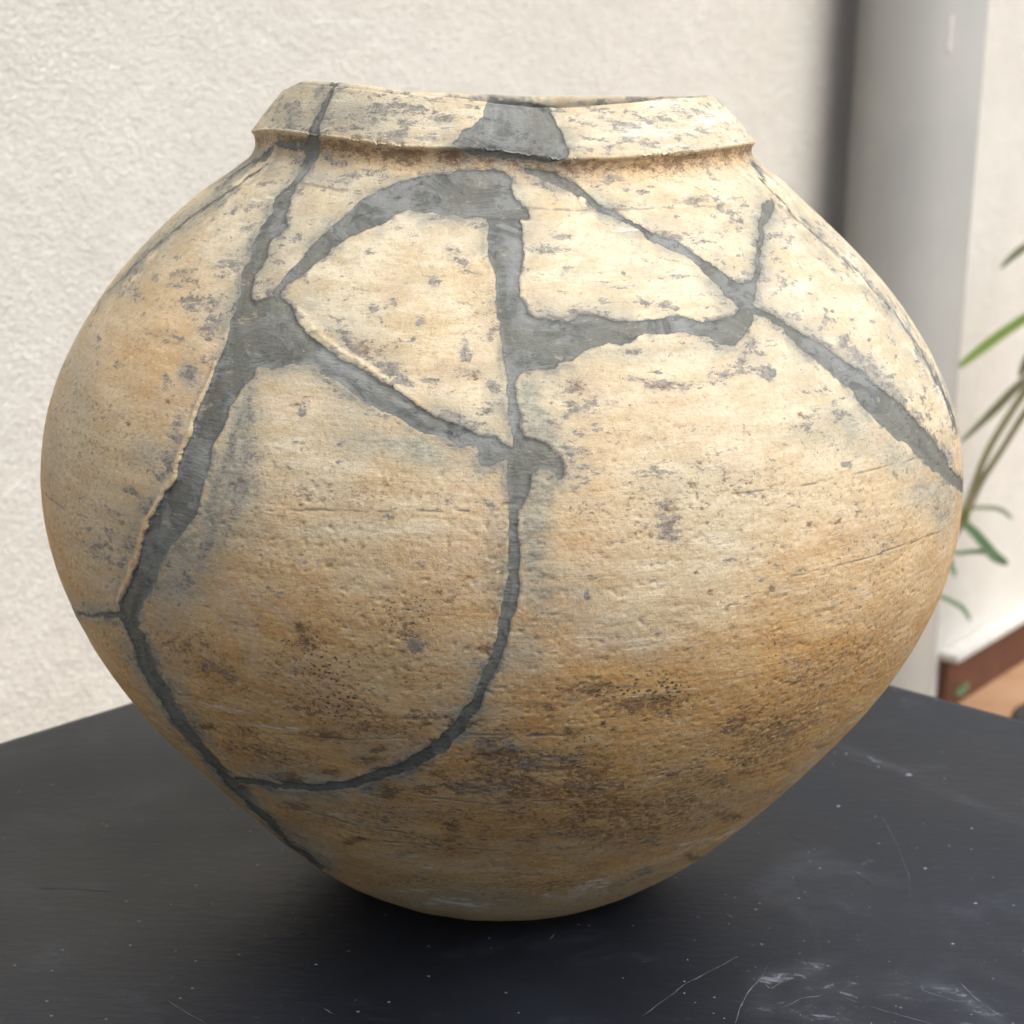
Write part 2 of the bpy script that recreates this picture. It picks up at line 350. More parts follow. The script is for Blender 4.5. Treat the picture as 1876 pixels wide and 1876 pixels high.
# grit and dust specks lying on the table
dv = []; df = []
specks = [(1664, 1420, .0022), (1550, 1381, .0012), (1536, 1477, .0011), (1609, 1405, .0009), (1695, 1591, .0013), (1780, 1518, .0010), (255, 1688, .0009), (1787, 1655, .001), (1745, 1729, .0009), (238, 1732, .0008), (578, 1767, .0008)]
for _ in range(45): specks.append((rng.uniform(1250, 1876), rng.uniform(1560, 1876), .00028+.00045*rng.random()**3))
for _ in range(16): specks.append((rng.uniform(0, 1250), rng.uniform(1450, 1876), .0002+.0003*rng.random()**3))
for (a, b, s) in specks:
    p = at_z(a, b, 0); o_ = len(dv)
    for k in range(5): an = k*2*math.pi/5+rng.random(); dv.append((p[0]+s*math.cos(an)*(.6+.6*rng.random()), p[1]+s*math.sin(an)*(.6+.6*rng.random()), .00004))
    dv.append((p[0], p[1], s*.5)); df += [(o_+k, o_+(k+1) % 5, o_+5) for k in range(5)]
dust = mesh_obj('dust', dv, df, simple('pale_grit', (.22, .23, .25), .9), None, smooth=False); tag(dust, 'pale grit and dust specks scattered on the black table', 'dust', kind='stuff')

# ------------------------------------------------------------------ spider plant beside the wall, its pot just outside the picture
def smooth_path(q, n):
    q = np.array(q, float); m = len(q); t = np.linspace(0, m-1, n); out = []
    for tt in t:
        i = min(int(tt), m-2); f = tt-i; p0, p1, p2, p3 = q[max(i-1, 0)], q[i], q[i+1], q[min(i+2, m-1)]
        out.append(.5*((2*p1)+(-p0+p2)*f+(2*p0-5*p1+4*p2-p3)*f*f+(-p0+3*p1-3*p2+p3)*f**3))
    return np.array(out)
def leaf(name, path, w, mat, parent, up=(0, 0, 1), tip=.02, side=None):
    q = smooth_path(path, 26); d = np.gradient(q, axis=0); d /= np.linalg.norm(d, axis=1)[:, None]
    view = np.array([0.15, -1.0, 0.25]); s = np.cross(d, view); s /= np.linalg.norm(s, axis=1)[:, None]+1e-9
    nrm = np.cross(s, d); n = len(q); t = np.linspace(0, 1, n)
    ww = w*.43*np.clip((.45+.55*np.sin(np.clip(t*1.5+.15, 0, 1.57)))*np.minimum(1, (1-t)*5+tip)**.55, .02, 1)
    vs = []; fs = []; uv = []
    prof = [(-1, .0), (-.5, .16), (0, .30), (.5, .16), (1, .0)]
    for sgn, th_ in ((1, 0), (-1, .0006)):
        for i in range(n):
            for (a, b) in prof: vs.append(q[i]+s[i]*a*ww[i]-nrm[i]*(b*ww[i]*1.0+th_)); uv.append((a*.5+.5, t[i]))
    k = len(prof); o2 = n*k
    for i in range(n-1):
        for j in range(k-1):
            A_ = i*k+j; fs.append((A_, A_+1, A_+k+1, A_+k)); fs.append((o2+A_, o2+A_+k, o2+A_+k+1, o2+A_+1))
        fs.append((i*k, i*k+k, o2+i*k+k, o2+i*k)); fs.append((i*k+k-1, o2+i*k+k-1, o2+i*k+2*k-1, i*k+2*k-1))
    o = mesh_obj(name, vs, fs, mat, parent); ul = o.data.uv_layers.new(name='UVMap')
    li = np.zeros(len(o.data.loops), np.int32); o.data.loops.foreach_get('vertex_index', li); ul.data.foreach_set('uv', np.array(uv, np.float32)[li].ravel())
    return o
def tube(name, path, r, mat, parent, n=30, k=8):
    q = smooth_path(path, n); d = np.gradient(q, axis=0); d /= np.linalg.norm(d, axis=1)[:, None]; ref = np.array([0.2, 1, 0.1]); s = np.cross(d, ref); s /= np.linalg.norm(s, axis=1)[:, None]; u = np.cross(s, d)
    vs = []; fs = []
    for i in range(n):
        rr_ = r*(1-.35*i/n)
        for j in range(k): a = 2*math.pi*j/k; vs.append(q[i]+(s[i]*math.cos(a)+u[i]*math.sin(a))*rr_)
    for i in range(n-1):
        for j in range(k): fs.append((i*k+j, i*k+(j+1) % k, (i+1)*k+(j+1) % k, (i+1)*k+j))
    fs.append(tuple(range(k))[::-1]); fs.append(tuple((n-1)*k+j for j in range(k)))
    return mesh_obj(name, vs, fs, mat, parent)
PY = 2.02
crown = at_y(2120, 505, PY)
sx, sy = crown[0], crown[1]
def pts_y(lst, y=PY, y2=None):
    n = len(lst); return [at_y(a, b, y+((y2-y)*k/(n-1) if y2 is not None else 0)) for k, (a, b) in enumerate(lst)]
stand = empty('plant_stand', (sx, sy, FZ)); tag(stand, 'black metal plant stand whose round foot shows at the right edge on the terracotta floor', 'plant stand')
FR = float(math.hypot(*(at_z(1866, 1288, FZ+.02)[:2]-np.array([sx, sy]))))-.071
lathe('foot', [(FR, FZ+.001), (FR+.002, FZ+.012), (FR, FZ+.055), (FR-.01, FZ+.062), (.02, FZ+.066)], sx, sy, BLACKMETAL, stand)
lathe('pole', [(.014, FZ+.036), (.014, crown[2]-.215)], sx, sy, BLACKMETAL, stand, 24)
lathe('tray', [(.0, crown[2]-.216), (.085, crown[2]-.215), (.09, crown[2]-.200)], sx, sy, BLACKMETAL, stand)
plant = empty('spider_plant', (sx, sy, crown[2]-.2)); tag(plant, 'green spider plant with arching leaves and a hanging runner in front of the wall', 'plant')
cz = crown[2]
lathe('planter', [(.0, cz-.198), (.062, cz-.196), (.085, cz-.02), (.090, cz-.02), (.090, cz-.006), (.080, cz-.006), (.078, cz-.03), (0, cz-.03)], sx, sy, PLANTER, plant)
leaf('leaf', pts_y([(2118,520),(2060,480),(2000,500),(1940,540),(1876,584),(1815,626),(1757,672)], PY+.03, PY-.05), .019, LEAF, plant, tip=.25)
leaf('leaf', pts_y([(2118,520),(2040,420),(1960,415),(1900,440),(1865,462),(1832,492)], PY+.05, PY+.18), .014, LEAF_PALE, plant)
leaf('leaf', pts_y([(2118,520),(2040,560),(1960,620),(1905,676),(1860,712),(1815,758),(1758,812)], PY, PY+.16), .017, LEAF_PALE, plant)
leaf('leaf', pts_y([(2118,520),(2030,520),(1950,575),(1890,650),(1868,692)], PY+.02, PY+.12), .020, LEAF_PALE, plant)
for (a, b, c, d, e) in ((2250,420,2330,560,0),(2180,360,2250,430,.12),(2100,380,2040,300,.2),(2200,560,2260,700,-.1),(2080,600,2040,760,-.14),(2160,420,2120,330,-.2)):
    leaf('leaf', pts_y([(2118,520),(a,b),(c,d)], PY, PY+e), .022, LEAF, plant)
baby = at_y(1738, 985, PY+.06)
tube('runner', pts_y([(2118,520),(2020,540),(1930,640),(1870,728),(1812,822),(1783,893),(1762,948),(1745,985)], PY, PY+.06), .0066, STEM, plant)
tube('runner', pts_y([(2118,520),(2030,570),(1930,680),(1880,752),(1834,826),(1797,884),(1768,950),(1747,985)], PY+.02, PY+.06), .0060, STEM, plant)
for (lst, w_, m_) in (([(1742,985),(1775,936),(1812,930),(1836,935),(1856,951)], .009, LEAF_PALE), ([(1742,978),(1760,958),(1782,972),(1800,992),(1822,1018),(1846,1034)], .021, LEAF_BLUE),
                      ([(1735,1000),(1752,1013),(1790,1010),(1825,1016),(1848,1032)], .0095, LEAF_BLUE), ([(1735,1000),(1742,1030),(1750,1056)], .011, LEAF_BLUE),
                      ([(1700,1040),(1716,1085),(1740,1100),(1764,1114),(1778,1138)], .0095, LEAF_BLUE), ([(1735,1000),(1700,1010),(1670,1060)], .014, LEAF_BLUE), ([(1735,990),(1700,960),(1660,980)], .014, LEAF), ([(1742,985),(1752,965),(1768,952),(1770,930)], .015, LEAF)):
    leaf('plantlet_leaf', pts_y(lst, PY+.06, PY+.04), w_, m_, plant)
# small weed at the foot of the wall
wpos = at_z(1736, 1286, FZ); weed = empty('weed', tuple(wpos)); tag(weed, 'tiny green weed sprouting at the foot of the wall below the skirting end', 'weed')
for k in range(9):
    a = k*2*math.pi/9+.3; l_ = .026+.016*rng.random()
    leaf('leaf', [wpos+np.array([0, 0, .001]), wpos+np.array([math.cos(a)*l_*.4, math.sin(a)*l_*.4, .022+.008*rng.random()]), wpos+np.array([math.cos(a)*l_, math.sin(a)*l_, .022])], 0.014, LEAF_BLUE, weed)


# ------------------------------------------------------------------ the jar
SIL_L = [(444,290),(423,314),(375,351),(335,389),(284,431),(237,485),(207,527),(178,562),(151,604),(127,647),(106,695),(90,748),(82,769),(74,828),(75,895),(84,959),(98,1019),(121,1078),(142,1127),(166,1177),(203,1233),(241,1285),(289,1334),(334,1382),(375,1423),(423,1464),(460,1498),(501,1531),(550,1565),(595,1598),(647,1628),(707,1651),(763,1671),(817,1679),(908,1686),(940,1688)]
SIL_R = [(1391,304),(1407,325),(1449,357),(1486,387),(1526,424),(1553,456),(1593,496),(1633,538),(1676,594),(1700,645),(1715,676),(1735,716),(1749,761),(1758,806),(1761,850),(1760,894),(1755,950),(1746,1000),(1740,1024),(1725,1085),(1707,1128),(1688,1165),(1661,1205),(1640,1240),(1619,1267),(1576,1317),(1528,1365),(1480,1410),(1435,1453),(1400,1480),(1350,1522),(1316,1547),(1270,1579),(1225,1606),(1180,1631),(1134,1652),(1089,1665),(1035,1679),(962,1687),(940,1688)]
def envelope(pts, zs):
    out = np.full(len(zs), 9.0)
    for x, y in pts:
        v = ray(x, y); t = (zs-CAM[2])/v[2]; q = CAM[None, :2]+v[None, :2]*t[:, None]; out = np.minimum(out, np.hypot(q[:, 0], q[:, 1]))
    return out
zfit = np.linspace(0, .330, 140); el = envelope(SIL_L, zfit); er = envelope(SIL_R, zfit)
pm = np.polyfit(zfit/.33, (el+er)/2, 9); pd_ = np.polyfit(zfit/.33, (er-el)/2, 4)
# profile control in z (body), with the neck closing in at the top
zz = np.linspace(0, .325, 300); rr = np.polyval(pm, zz/.33)
ZN = .3415
nz = np.array([.3290, .3320, .3350, .3375, .3397, ZN]); rn = np.array([.1178, .1132, .1099, .1082, .1075, .1078])
zc = np.r_[zz, nz]; rc = np.r_[rr, rn]
# light smoothing along arc
s = np.r_[0, np.cumsum(np.hypot(np.diff(zc), np.diff(rc)))]; su = np.linspace(0, s[-1], 1200); zc = np.interp(su, s, zc); rc = np.interp(su, s, rc)
kk = np.exp(-np.linspace(-2, 2, 9)**2); kk /= kk.sum(); pad = 4
for arr in (zc, rc):
    ext = np.r_[2*arr[0]-arr[pad:0:-1], arr, 2*arr[-1]-arr[-2:-pad-2:-1]]; arr[:] = np.convolve(ext, kk, 'valid')
zc[0] = 0
# columns: dense where the photograph looks, coarse behind
NF, NB = 1060, 190
TF = rad(112)
th = np.r_[np.linspace(-TF, TF, NF), np.linspace(TF, 2*math.pi-TF, NB+2)[1:-1]]; NC = len(th)
st, ct = np.sin(th), np.cos(th)
def closest(x, y):
    v = ray(x, y); t = -(CAM[:2]@v[:2])/(v[:2]@v[:2]); q = CAM+v*t; return math.hypot(q[0], q[1]), q[2]
rtl, ztl = closest(460, 241); rtr, ztr = closest(1384, 261)
rpl, zpl = closest(533, 151); rpr, zpr = closest(1306, 176)
def solve_curve(r, curve, z0):
    # heights z(theta) on the front half so that the ring projects onto the traced curve
    cx = np.array([c[0] for c in curve], float); cy = np.array([c[1] for c in curve], float)
    z = np.full(NC, z0); fr = np.abs(((th+math.pi) % (2*math.pi))-math.pi) <= rad(84)
    for _ in range(12):
        Pq = np.stack([r*st, -r*ct, z], -1); x, y = proj(Pq); z = z + np.where(fr, (np.interp(x, cx, cy)-y)*-.00024, 0)
    return z, fr
LIPC = [(460,241),(493,237),(542,243),(589,249),(626,253),(672,260),(728,267),(780,270),(835,269),(880,272),(920,277),(985,286),(1022,292),(1060,290),(1130,289),(1211,282),(1285,275),(1350,266),(1384,261)]
TOPC = [(527,159),(546,150),(572,150),(617,154),(672,158),(780,173),(864,182),(897,188),(948,193),(985,198),(1022,199),(1078,196),(1173,188),(1248,180),(1276,178),(1298,176),(1306,178)]
BACKC = [(600,168),(899,179),(948,180),(1004,184),(1060,182),(1130,176),(1192,169),(1248,165),(1276,166),(1290,171)]
r_lip = (rtl+rtr)/2+(rtr-rtl)/2*st; r_top = (rpl+rpr)/2+.0012+(rpr-rpl)/2*st
def periodic_fill(z, fr, zback):
    # smooth join between the traced front and the back of the ring
    thn = np.where(th > math.pi, th-2*math.pi, th); zl = z[fr][0]; zr = z[fr][-1]
    f0 = rad(84); out = z.copy()
    for i in np.where(~fr)[0]:
        a = abs(thn[i]); k = sstep(f0, math.pi, a); out[i] = (zr if thn[i] > 0 else zl)*(1-k)+zback*k
    o = np.argsort(thn); q = out[o]; n = 41; ker = np.hanning(n+2)[1:-1]; ker /= ker.sum()
    # resample uniform for smoothing
    uu = np.linspace(-math.pi, math.pi, 1400, endpoint=False); qq = np.interp(uu, thn[o], q, period=2*math.pi)
    qq = np.convolve(np.r_[qq[-20:], qq, qq[:20]], ker, 'valid'); return np.interp(thn, uu, qq, period=2*math.pi)
z_lip, fr = solve_curve(r_lip, LIPC, (ztl+ztr)/2)
z_top, frt = solve_curve(r_top, TOPC, (zpl+zpr)/2)
# back of the rim top from the traced far edge
zb = []
for (x_, y_) in BACKC[1:-2]:
    v = ray(x_, y_); aa = v[:2]@v[:2]; bb = CAM[:2]@v[:2]; cc_ = CAM[:2]@CAM[:2]-.090**2; t_ = (-bb+math.sqrt(max(bb*bb-aa*cc_, 0)))/aa; zb.append((CAM+v*t_)[2])
z_top_back = float(np.mean(zb[:3]))+.0012
z_lip = periodic_fill(z_lip, fr, z_top_back-.024); z_top = periodic_fill(z_top, frt, z_top_back)
print('RIM r_lip %.4f r_top %.4f zlip %.4f..%.4f front %.4f ztop L%.4f R%.4f front %.4f back %.4f' % (rtl, rpl, z_lip.min(), z_lip.max(), z_lip[NF//2], zpl, zpr, z_top[NF//2], z_top_back))
z_neck = z_lip - .0026
# body grid
NR = 640
sb = np.linspace(0, 1, NR); sfull = np.r_[0, np.cumsum(np.hypot(np.diff(zc), np.diff(rc)))]; zb_ = np.interp(sb*sfull[-1], sfull, zc); rb_ = np.interp(sb*sfull[-1], sfull, rc)
foot_r = [0.0, .02, .045, .0565]; 
rb_all = np.r_[foot_r, rb_]; zb_all = np.r_[[.0016, .0016, .0010, .0003], zb_]; zb_all[4] = .0001
rd = np.polyval(pd_, np.clip(zb_all, 0, .33)/.33)*sstep(0, .03, zb_all)*(1-sstep(.315, .335, zb_all))
RB = rb_all[:, None] + rd[:, None]*st[None, :]
rlip_off = (rtr-rtl)/2*st
RB += sstep(.325, .3415, zb_all)[:, None]*rlip_off[None, :]
ZB = zb_all[:, None] + (z_neck-ZN)[None, :]*sstep(.285, .3415, zb_all)[:, None]
# rim grid: neck fillet, underside, lip edge, outer face, top edge, inner face
cs = [(0.0, 'n')]
rows_r, rows_z = [], []
rneck = .1078 + rlip_off
def addrow(r, z): rows_r.append(r); rows_z.append(z)
for q in np.linspace(0, 1, 10):
    k = q**1.6; addrow(rneck+(r_lip-.0006-rneck)*k, z_neck+(z_lip-.0010-z_neck)*(q**.7))
for a in np.linspace(-70, 50, 8):
    addrow(r_lip-.0010+.0010*math.cos(rad(a)), z_lip+.0000+.0010*math.sin(rad(a)))
for q in np.linspace(.03, .955, 74):
    bul = .0003*math.sin(math.pi*q)
    addrow(r_lip+(r_top+.0008-r_lip)*q+bul, z_lip+(z_top-.0008-z_lip)*q+bul*.6)
for a in np.linspace(20, 150, 10):
    addrow(r_top-.0025+.0028*math.cos(rad(a)), z_top-.0026+.0026*math.sin(rad(a)))
for q in np.linspace(0.05, 1, 26):
    addrow(r_top-.0053-.002*q**.5, z_top-.0016-.020*q)
for q in np.linspace(.1, 1, 6):
    addrow(r_top-.0073+.012*q*q, z_top-.0216-.010*q)
RR = np.array(rows_r); ZR = np.array(rows_z)
Rg = np.concatenate([RB, RR[1:]], 0); Zg = np.concatenate([ZB, ZR[1:]], 0); JN = len(RB)-1; NT_ = len(Rg)
X = Rg*st; Y = -Rg*ct; Z = Zg
# --- normals (grid)
def gnormals(X, Y, Z):
    dj = [np.gradient(a, axis=0) for a in (X, Y, Z)]
    def gi(a):
        e = np.concatenate([a[:, -1:], a, a[:, :1]], 1); return e[:, 2:]-e[:, :-2]
    di = [gi(a) for a in (X, Y, Z)]
    n = np.stack([di[1]*dj[2]-di[2]*dj[1], di[2]*dj[0]-di[0]*dj[2], di[0]*dj[1]-di[1]*dj[0]], -1)
    return n/(np.linalg.norm(n, axis=-1, keepdims=True)+1e-12)
N = gnormals(X, Y, Z)
P3 = np.stack([X, Y, Z], -1)
PX, PY = proj(P3)
# where the surface turns away, go on with the pattern of the front, mirrored about the turning line
face = np.einsum('ijk,ijk->ij', N, CAM-P3)
thn = np.where(th > math.pi, th-2*math.pi, th); order = np.argsort(thn); thu = thn[order]
PXe = PX.copy(); PYe = PY.copy()
for j in range(NT_):
    fj = face[j][order]; front = fj > 0
    mid = np.searchsorted(thu, 0)
    if not front[mid] or front.all(): continue
    a = mid
    while a > 0 and front[a]: a -= 1
    b = mid
    while b < NC-1 and front[b]: b += 1
    if j > JN+90: continue
    A_, B_ = thu[a], thu[b]; back = (thu < A_) | (thu > B_)
    tb_ = np.where(thu < A_, thu+2*math.pi, thu); u_ = (tb_-B_)/(A_+2*math.pi-B_); tf = B_+(A_-B_)*u_
    pxj = PX[j][order]; pyj = PY[j][order]
    vx = np.where(back, np.interp(tf, thu, pxj), pxj); vy = np.where(back, np.interp(tf, thu, pyj), pyj)
    PXe[j][order] = vx; PYe[j][order] = vy

# --- the traced marks, in units of the photograph, laid out on a raster
S = 1876
sdf = np.full((S, S), 60.0, np.float32)
def seg_win(x0, y0, x1, y1, m):
    return max(int(min(x0, x1)-m), 0), min(int(max(x0, x1)+m)+1, S), max(int(min(y0, y1)-m), 0), min(int(max(y0, y1)+m)+1, S)
def stroke(img, pts, sub=0):
    for (x0, y0, w0), (x1, y1, w1) in zip(pts[:-1], pts[1:]):
        m = 60+max(w0, w1); a, b, c, d = seg_win(x0, y0, x1, y1, m)
        yy, xx = np.mgrid[c:d, a:b].astype(np.float32); dx, dy = x1-x0, y1-y0; t = np.clip(((xx-x0)*dx+(yy-y0)*dy)/(dx*dx+dy*dy+1e-6), 0, 1)
        dd = np.hypot(xx-x0-t*dx, yy-y0-t*dy)-(w0+(w1-w0)*t); img[c:d, a:b] = np.minimum(img[c:d, a:b], dd)
def poly_sd(pts, m=60):
    p = np.array(pts, float); a, b, c, d = seg_win(p[:, 0].min(), p[:, 1].min(), p[:, 0].max(), p[:, 1].max(), m)
    yy, xx = np.mgrid[c:d, a:b].astype(np.float32); dist = np.full(xx.shape, 1e9, np.float32); ins = np.zeros(xx.shape, bool)
    for k in range(len(p)):
        x0, y0 = p[k]; x1, y1 = p[(k+1) % len(p)]; dx, dy = x1-x0, y1-y0
        t = np.clip(((xx-x0)*dx+(yy-y0)*dy)/(dx*dx+dy*dy+1e-9), 0, 1); dist = np.minimum(dist, (xx-x0-t*dx)**2+(yy-y0-t*dy)**2)
        if dy != 0: cr = ((y0 > yy) != (y1 > yy)) & (xx < dx*(yy-y0)/dy+x0); ins ^= cr
    sd = np.sqrt(dist); return (a, b, c, d), np.where(ins, -sd, sd)
def poly(img, pts):
    (a, b, c, d), sd = poly_sd(pts); img[c:d, a:b] = np.minimum(img[c:d, a:b], sd)
# left band with its junction
poly(sdf, [(524,345),(534,353),(531,372),(523,394),(525,415),(510,430),(496,439),(488,474),(477,493),(467,503),(463,535),(464,545),(472,549),(486,549),
           (500,543),(515,545),(537,560),(541,583),(560,605),(592,634),(620,655),(660,676),(700,699),(732,717),(780,753),(805,765),(844,782),(879,797),(905,799),(917,813),(938,820),
           (938,842),(917,847),(892,856),(879,855),(874,845),(879,829),(874,816),(860,814),(844,818),(834,810),(815,802),(780,794),(757,781),(725,762),(700,752),(650,724),(617,698),(592,685),(572,669),(535,666),(505,676),(485,674),(470,674),
           (464,690),(448,708),(432,735),(418,757),(404,790),(392,815),(384,850),(372,892),(360,940),(340,968),(326,985),(308,1012),(296,1032),(284,1072),(266,1097),(256,1132),(258,1146),
           (246,1150),(236,1150),(222,1132),(224,1104),(240,1060),(255,1019),(263,981),(274,955),(304,907),(324,873),(326,854),(345,806),(363,757),(378,716),(397,675),(417,623),(423,582),(438,545),(445,509),(454,484),(461,452),(477,420),(499,388),(505,365)])
stroke(sdf, [(580,262,8),(574,280,13),(566,300,12),(554,320,7),(541,338,4),(530,352,6)])
stroke(sdf, [(512,262,5),(545,268,8),(575,266,9)])
# crack on down the left side to the foot
stroke(sdf, [(240,1140,10),(255,1173,13),(265,1200,15),(281,1237,12),(305,1275,12),(325,1312,12),(357,1355,9),(391,1394,7),(422,1430,8),(460,1472,5),(498,1506,5),(530,1542,5),(562,1566,5),(592,1588,3)])
stroke(sdf, [(232,1124,5),(205,1128,4),(172,1129,3),(142,1125,2.5)])
# arc from the foot of that crack up the middle
stroke(sdf, [(422,1430,4),(450,1429,5),(498,1437,4),(560,1444,5.5),(610,1443,6),(650,1435,7),(684,1424,8),(720,1412,9),(750,1401,10),(781,1382,11),(812,1361,12),(838,1333,11),(858,1306,9),(876,1275,9),(890,1246,8),(903,1215,9),(917,1177,11),(927,1140,12),(933,1106,14),(937,1075,13)])
stroke(sdf, [(937,1075,13),(939,1044,10),(942,1000,10),(941,950,10),(943,905,11),(950,870,15),(950,840,16)])
poly(sdf, [(932,842),(936,820),(937,788),(932,740),(927,679),(921,628),(918,612),(912,573),(902,490),(896,477),(896,452),(891,401),(952,404),(961,439),(961,468),(953,509),(953,545),(964,560),(970,576),(990,584),(1012,586),(1041,589),(1066,577),(1090,580),(1124,588),(1172,589),(1204,586),(1239,577),(1284,589),(1316,586),(1340,580),
           (1352,566),(1366,566),(1378,575),(1380,589),(1368,602),(1357,624),(1345,634),(1322,631),(1300,618),(1252,612),(1181,612),(1156,628),(1137,637),(1117,631),(1090,638),(1066,646),(1050,663),(1023,667),(1015,676),(990,677),(964,680),(950,690),(944,704),(948,740),(952,775),(962,798),(984,806),(1008,812),(1024,834),(1033,855),(1029,878),(1022,881),(1018,868),(1007,861),(988,858),(975,868),(972,890),(962,912),(954,930),(944,930),(932,900)])
# upper arch
poly(sdf, [(502,545),(496,538),(520,512),(544,484),(573,449),(600,424),(624,404),(665,369),(690,354),(720,340),(768,324),(825,316),(868,313),(905,309),(924,314),(940,327),(937,343),(944,365),(969,388),(976,402),(952,405),(920,402),(880,400),(832,397),(784,391),(745,385),(726,397),(681,420),(643,432),(621,449),(589,477),(557,503),(524,530),(512,546)])
# cracks on the right
stroke(sdf, [(967,313,4),(996,321,8),(1028,333,10),(1053,346,8),(1079,365,6),(1101,381,6),(1130,394,5),(1165,413,4),(1194,433,6),(1233,447,9),(1268,471,8),(1297,493,12),(1325,519,14),(1351,540,17),(1364,562,15),(1364,586,14),(1350,612,14)])
poly(sdf, [(1340,520),(1362,522),(1378,516),(1386,525),(1384,550),(1372,572),(1350,560)])
stroke(sdf, [(1380,522,6),(1387,500,4.5),(1391,468,4),(1394,436,4),(1394,415,6),(1402,395,10),(1409,376,10)])
stroke(sdf, [(1376,566,9),(1405,576,5),(1437,599,6),(1478,628,11),(1507,650,14),(1536,676,17),(1568,698,20),(1600,732,23),(1638,767,26),(1673,799,23),(1699,828,19),(1724,855,14),(1747,877,10),(1762,897,7)])
# thin joints near both outlines
stroke(sdf, [(490,300,1),(450,327,1),(396,367,1.8),(343,402,1),(290,447,.9),(237,498,.8),(205,530,.3)])
stroke(sdf, [(500,272,5),(480,292,3),(460,298,1.6),(430,318,1.6),(396,346,1.2)])
stroke(sdf, [(1378,299,1),(1407,344,1.2),(1439,376,.9),(1460,403,.7),(1500,440,.6),(1540,475,.7),(1580,509,.8),(1620,554,.9),(1654,597,1.1),(1681,637,1.8),(1708,684,3),(1732,735,3),(1748,790,1)])
# rim: crack on the left, big patch in the middle
stroke(sdf, [(616,146,4),(612,160,4),(603,178,5),(597,192,5),(590,212,6),(582,228,6),(575,243,7),(572,262,8)])
poly(sdf, [(898,178),(930,185),(985,190),(1004,199),(1020,222),(1030,246),(1038,264),(1043,278),(1037,290),(1020,298),(985,296),(920,290),(862,284),(842,272),(829,264),(840,250),(846,238),(868,226),(884,212),(886,202)])

def sampler(img):
    def f(x, y):
        x = np.clip(x, 0, img.shape[1]-1.01); y = np.clip(y, 0, img.shape[0]-1.01); xi = x.astype(int); yi = y.astype(int); fx = x-xi; fy = y-yi
        return (img[yi, xi]*(1-fx)+img[yi, xi+1]*fx)*(1-fy)+(img[yi+1, xi]*(1-fx)+img[yi+1, xi+1]*fx)*fy
    return f
SD = sampler(sdf)
# soft marks at half size
HS = 938
yy, xx = np.mgrid[0:HS, 0:HS].astype(np.float32); xx *= 2; yy *= 2
def blobs(lst, hard=2):
    img = np.zeros((HS, HS), np.float32)
    for b in lst:
        x, y, rx, ry, s_ = b[:5]; a = rad(b[5]) if len(b) > 5 else 0
        m = int(max(rx, ry)*2.2/2)+2; x0, x1 = max(int(x/2)-m, 0), min(int(x/2)+m, HS); y0, y1 = max(int(y/2)-m, 0), min(int(y/2)+m, HS)
        c, s2 = math.cos(a), math.sin(a); dx = xx[y0:y1, x0:x1]-x; dy = yy[y0:y1, x0:x1]-y
        q = ((dx*c+dy*s2)/rx)**2+((-dx*s2+dy*c)/ry)**2
        img[y0:y1, x0:x1] = np.maximum(img[y0:y1, x0:x1], s_*np.exp(-q**(hard/2)))
    return sampler(img), img
rg = np.random.default_rng(12)
smallg = [(rg.uniform(420, 1600), rg.uniform(300, 720), 3+6*rg.random()**2, 2.5+4*rg.random()**2, .9+.4*rg.random()) for _ in range(70)]+[(rg.uniform(120, 1700), rg.uniform(450, 1200), 3+9*rg.random()**2, 3+6*rg.random()**2, .8+.4*rg.random()) for _ in range(70)]
smallb = [(rg.uniform(120, 1720), rg.uniform(700, 1450), 3+7*rg.random()**2, 2+4*rg.random()**2, .9+.45*rg.random()) for _ in range(110)]+[(rg.normal(930, 330), rg.normal(1440, 80), 12+26*rg.random(), 4+9*rg.random(), .9+.3*rg.random()) for _ in range(60)]
bare = [(rg.uniform(760, 1500), rg.uniform(1350, 1560), 14+26*rg.random(), 8+12*rg.random(), 1.0) for _ in range(34)]
streaks = [(352,745,7,60,1.15,10),(318,830,8,50,1.15,18),(268,930,14,46,1.2,25),(240,1010,10,50,1,18),(300,905,10,16,1.2,20),(640,628,60,9,1.15,38),(700,668,60,10,1.15,36),(610,600,30,8,1,40),(830,760,34,9,1.15,25),(885,800,20,8,1.1,20),(1590,665,60,13,1.2,42),(1640,730,40,9,1.1,45),(1545,630,30,10,1.1,35),(1700,800,40,8,1.1,48),(1010,610,60,8,1,0),(560,300,30,26,1,0),(600,320,40,14,.95,0),(590,215,26,44,.8,20),(430, 800, 9, 80, 1.0, 14), (448, 850, 7, 60, 1.0, 16), (402, 880, 9, 90, 1.0, 16), (420, 960, 10, 60, .8, 20), (380, 1010, 12, 60, .9, 18), (455, 740, 6, 60, .9, 12)]
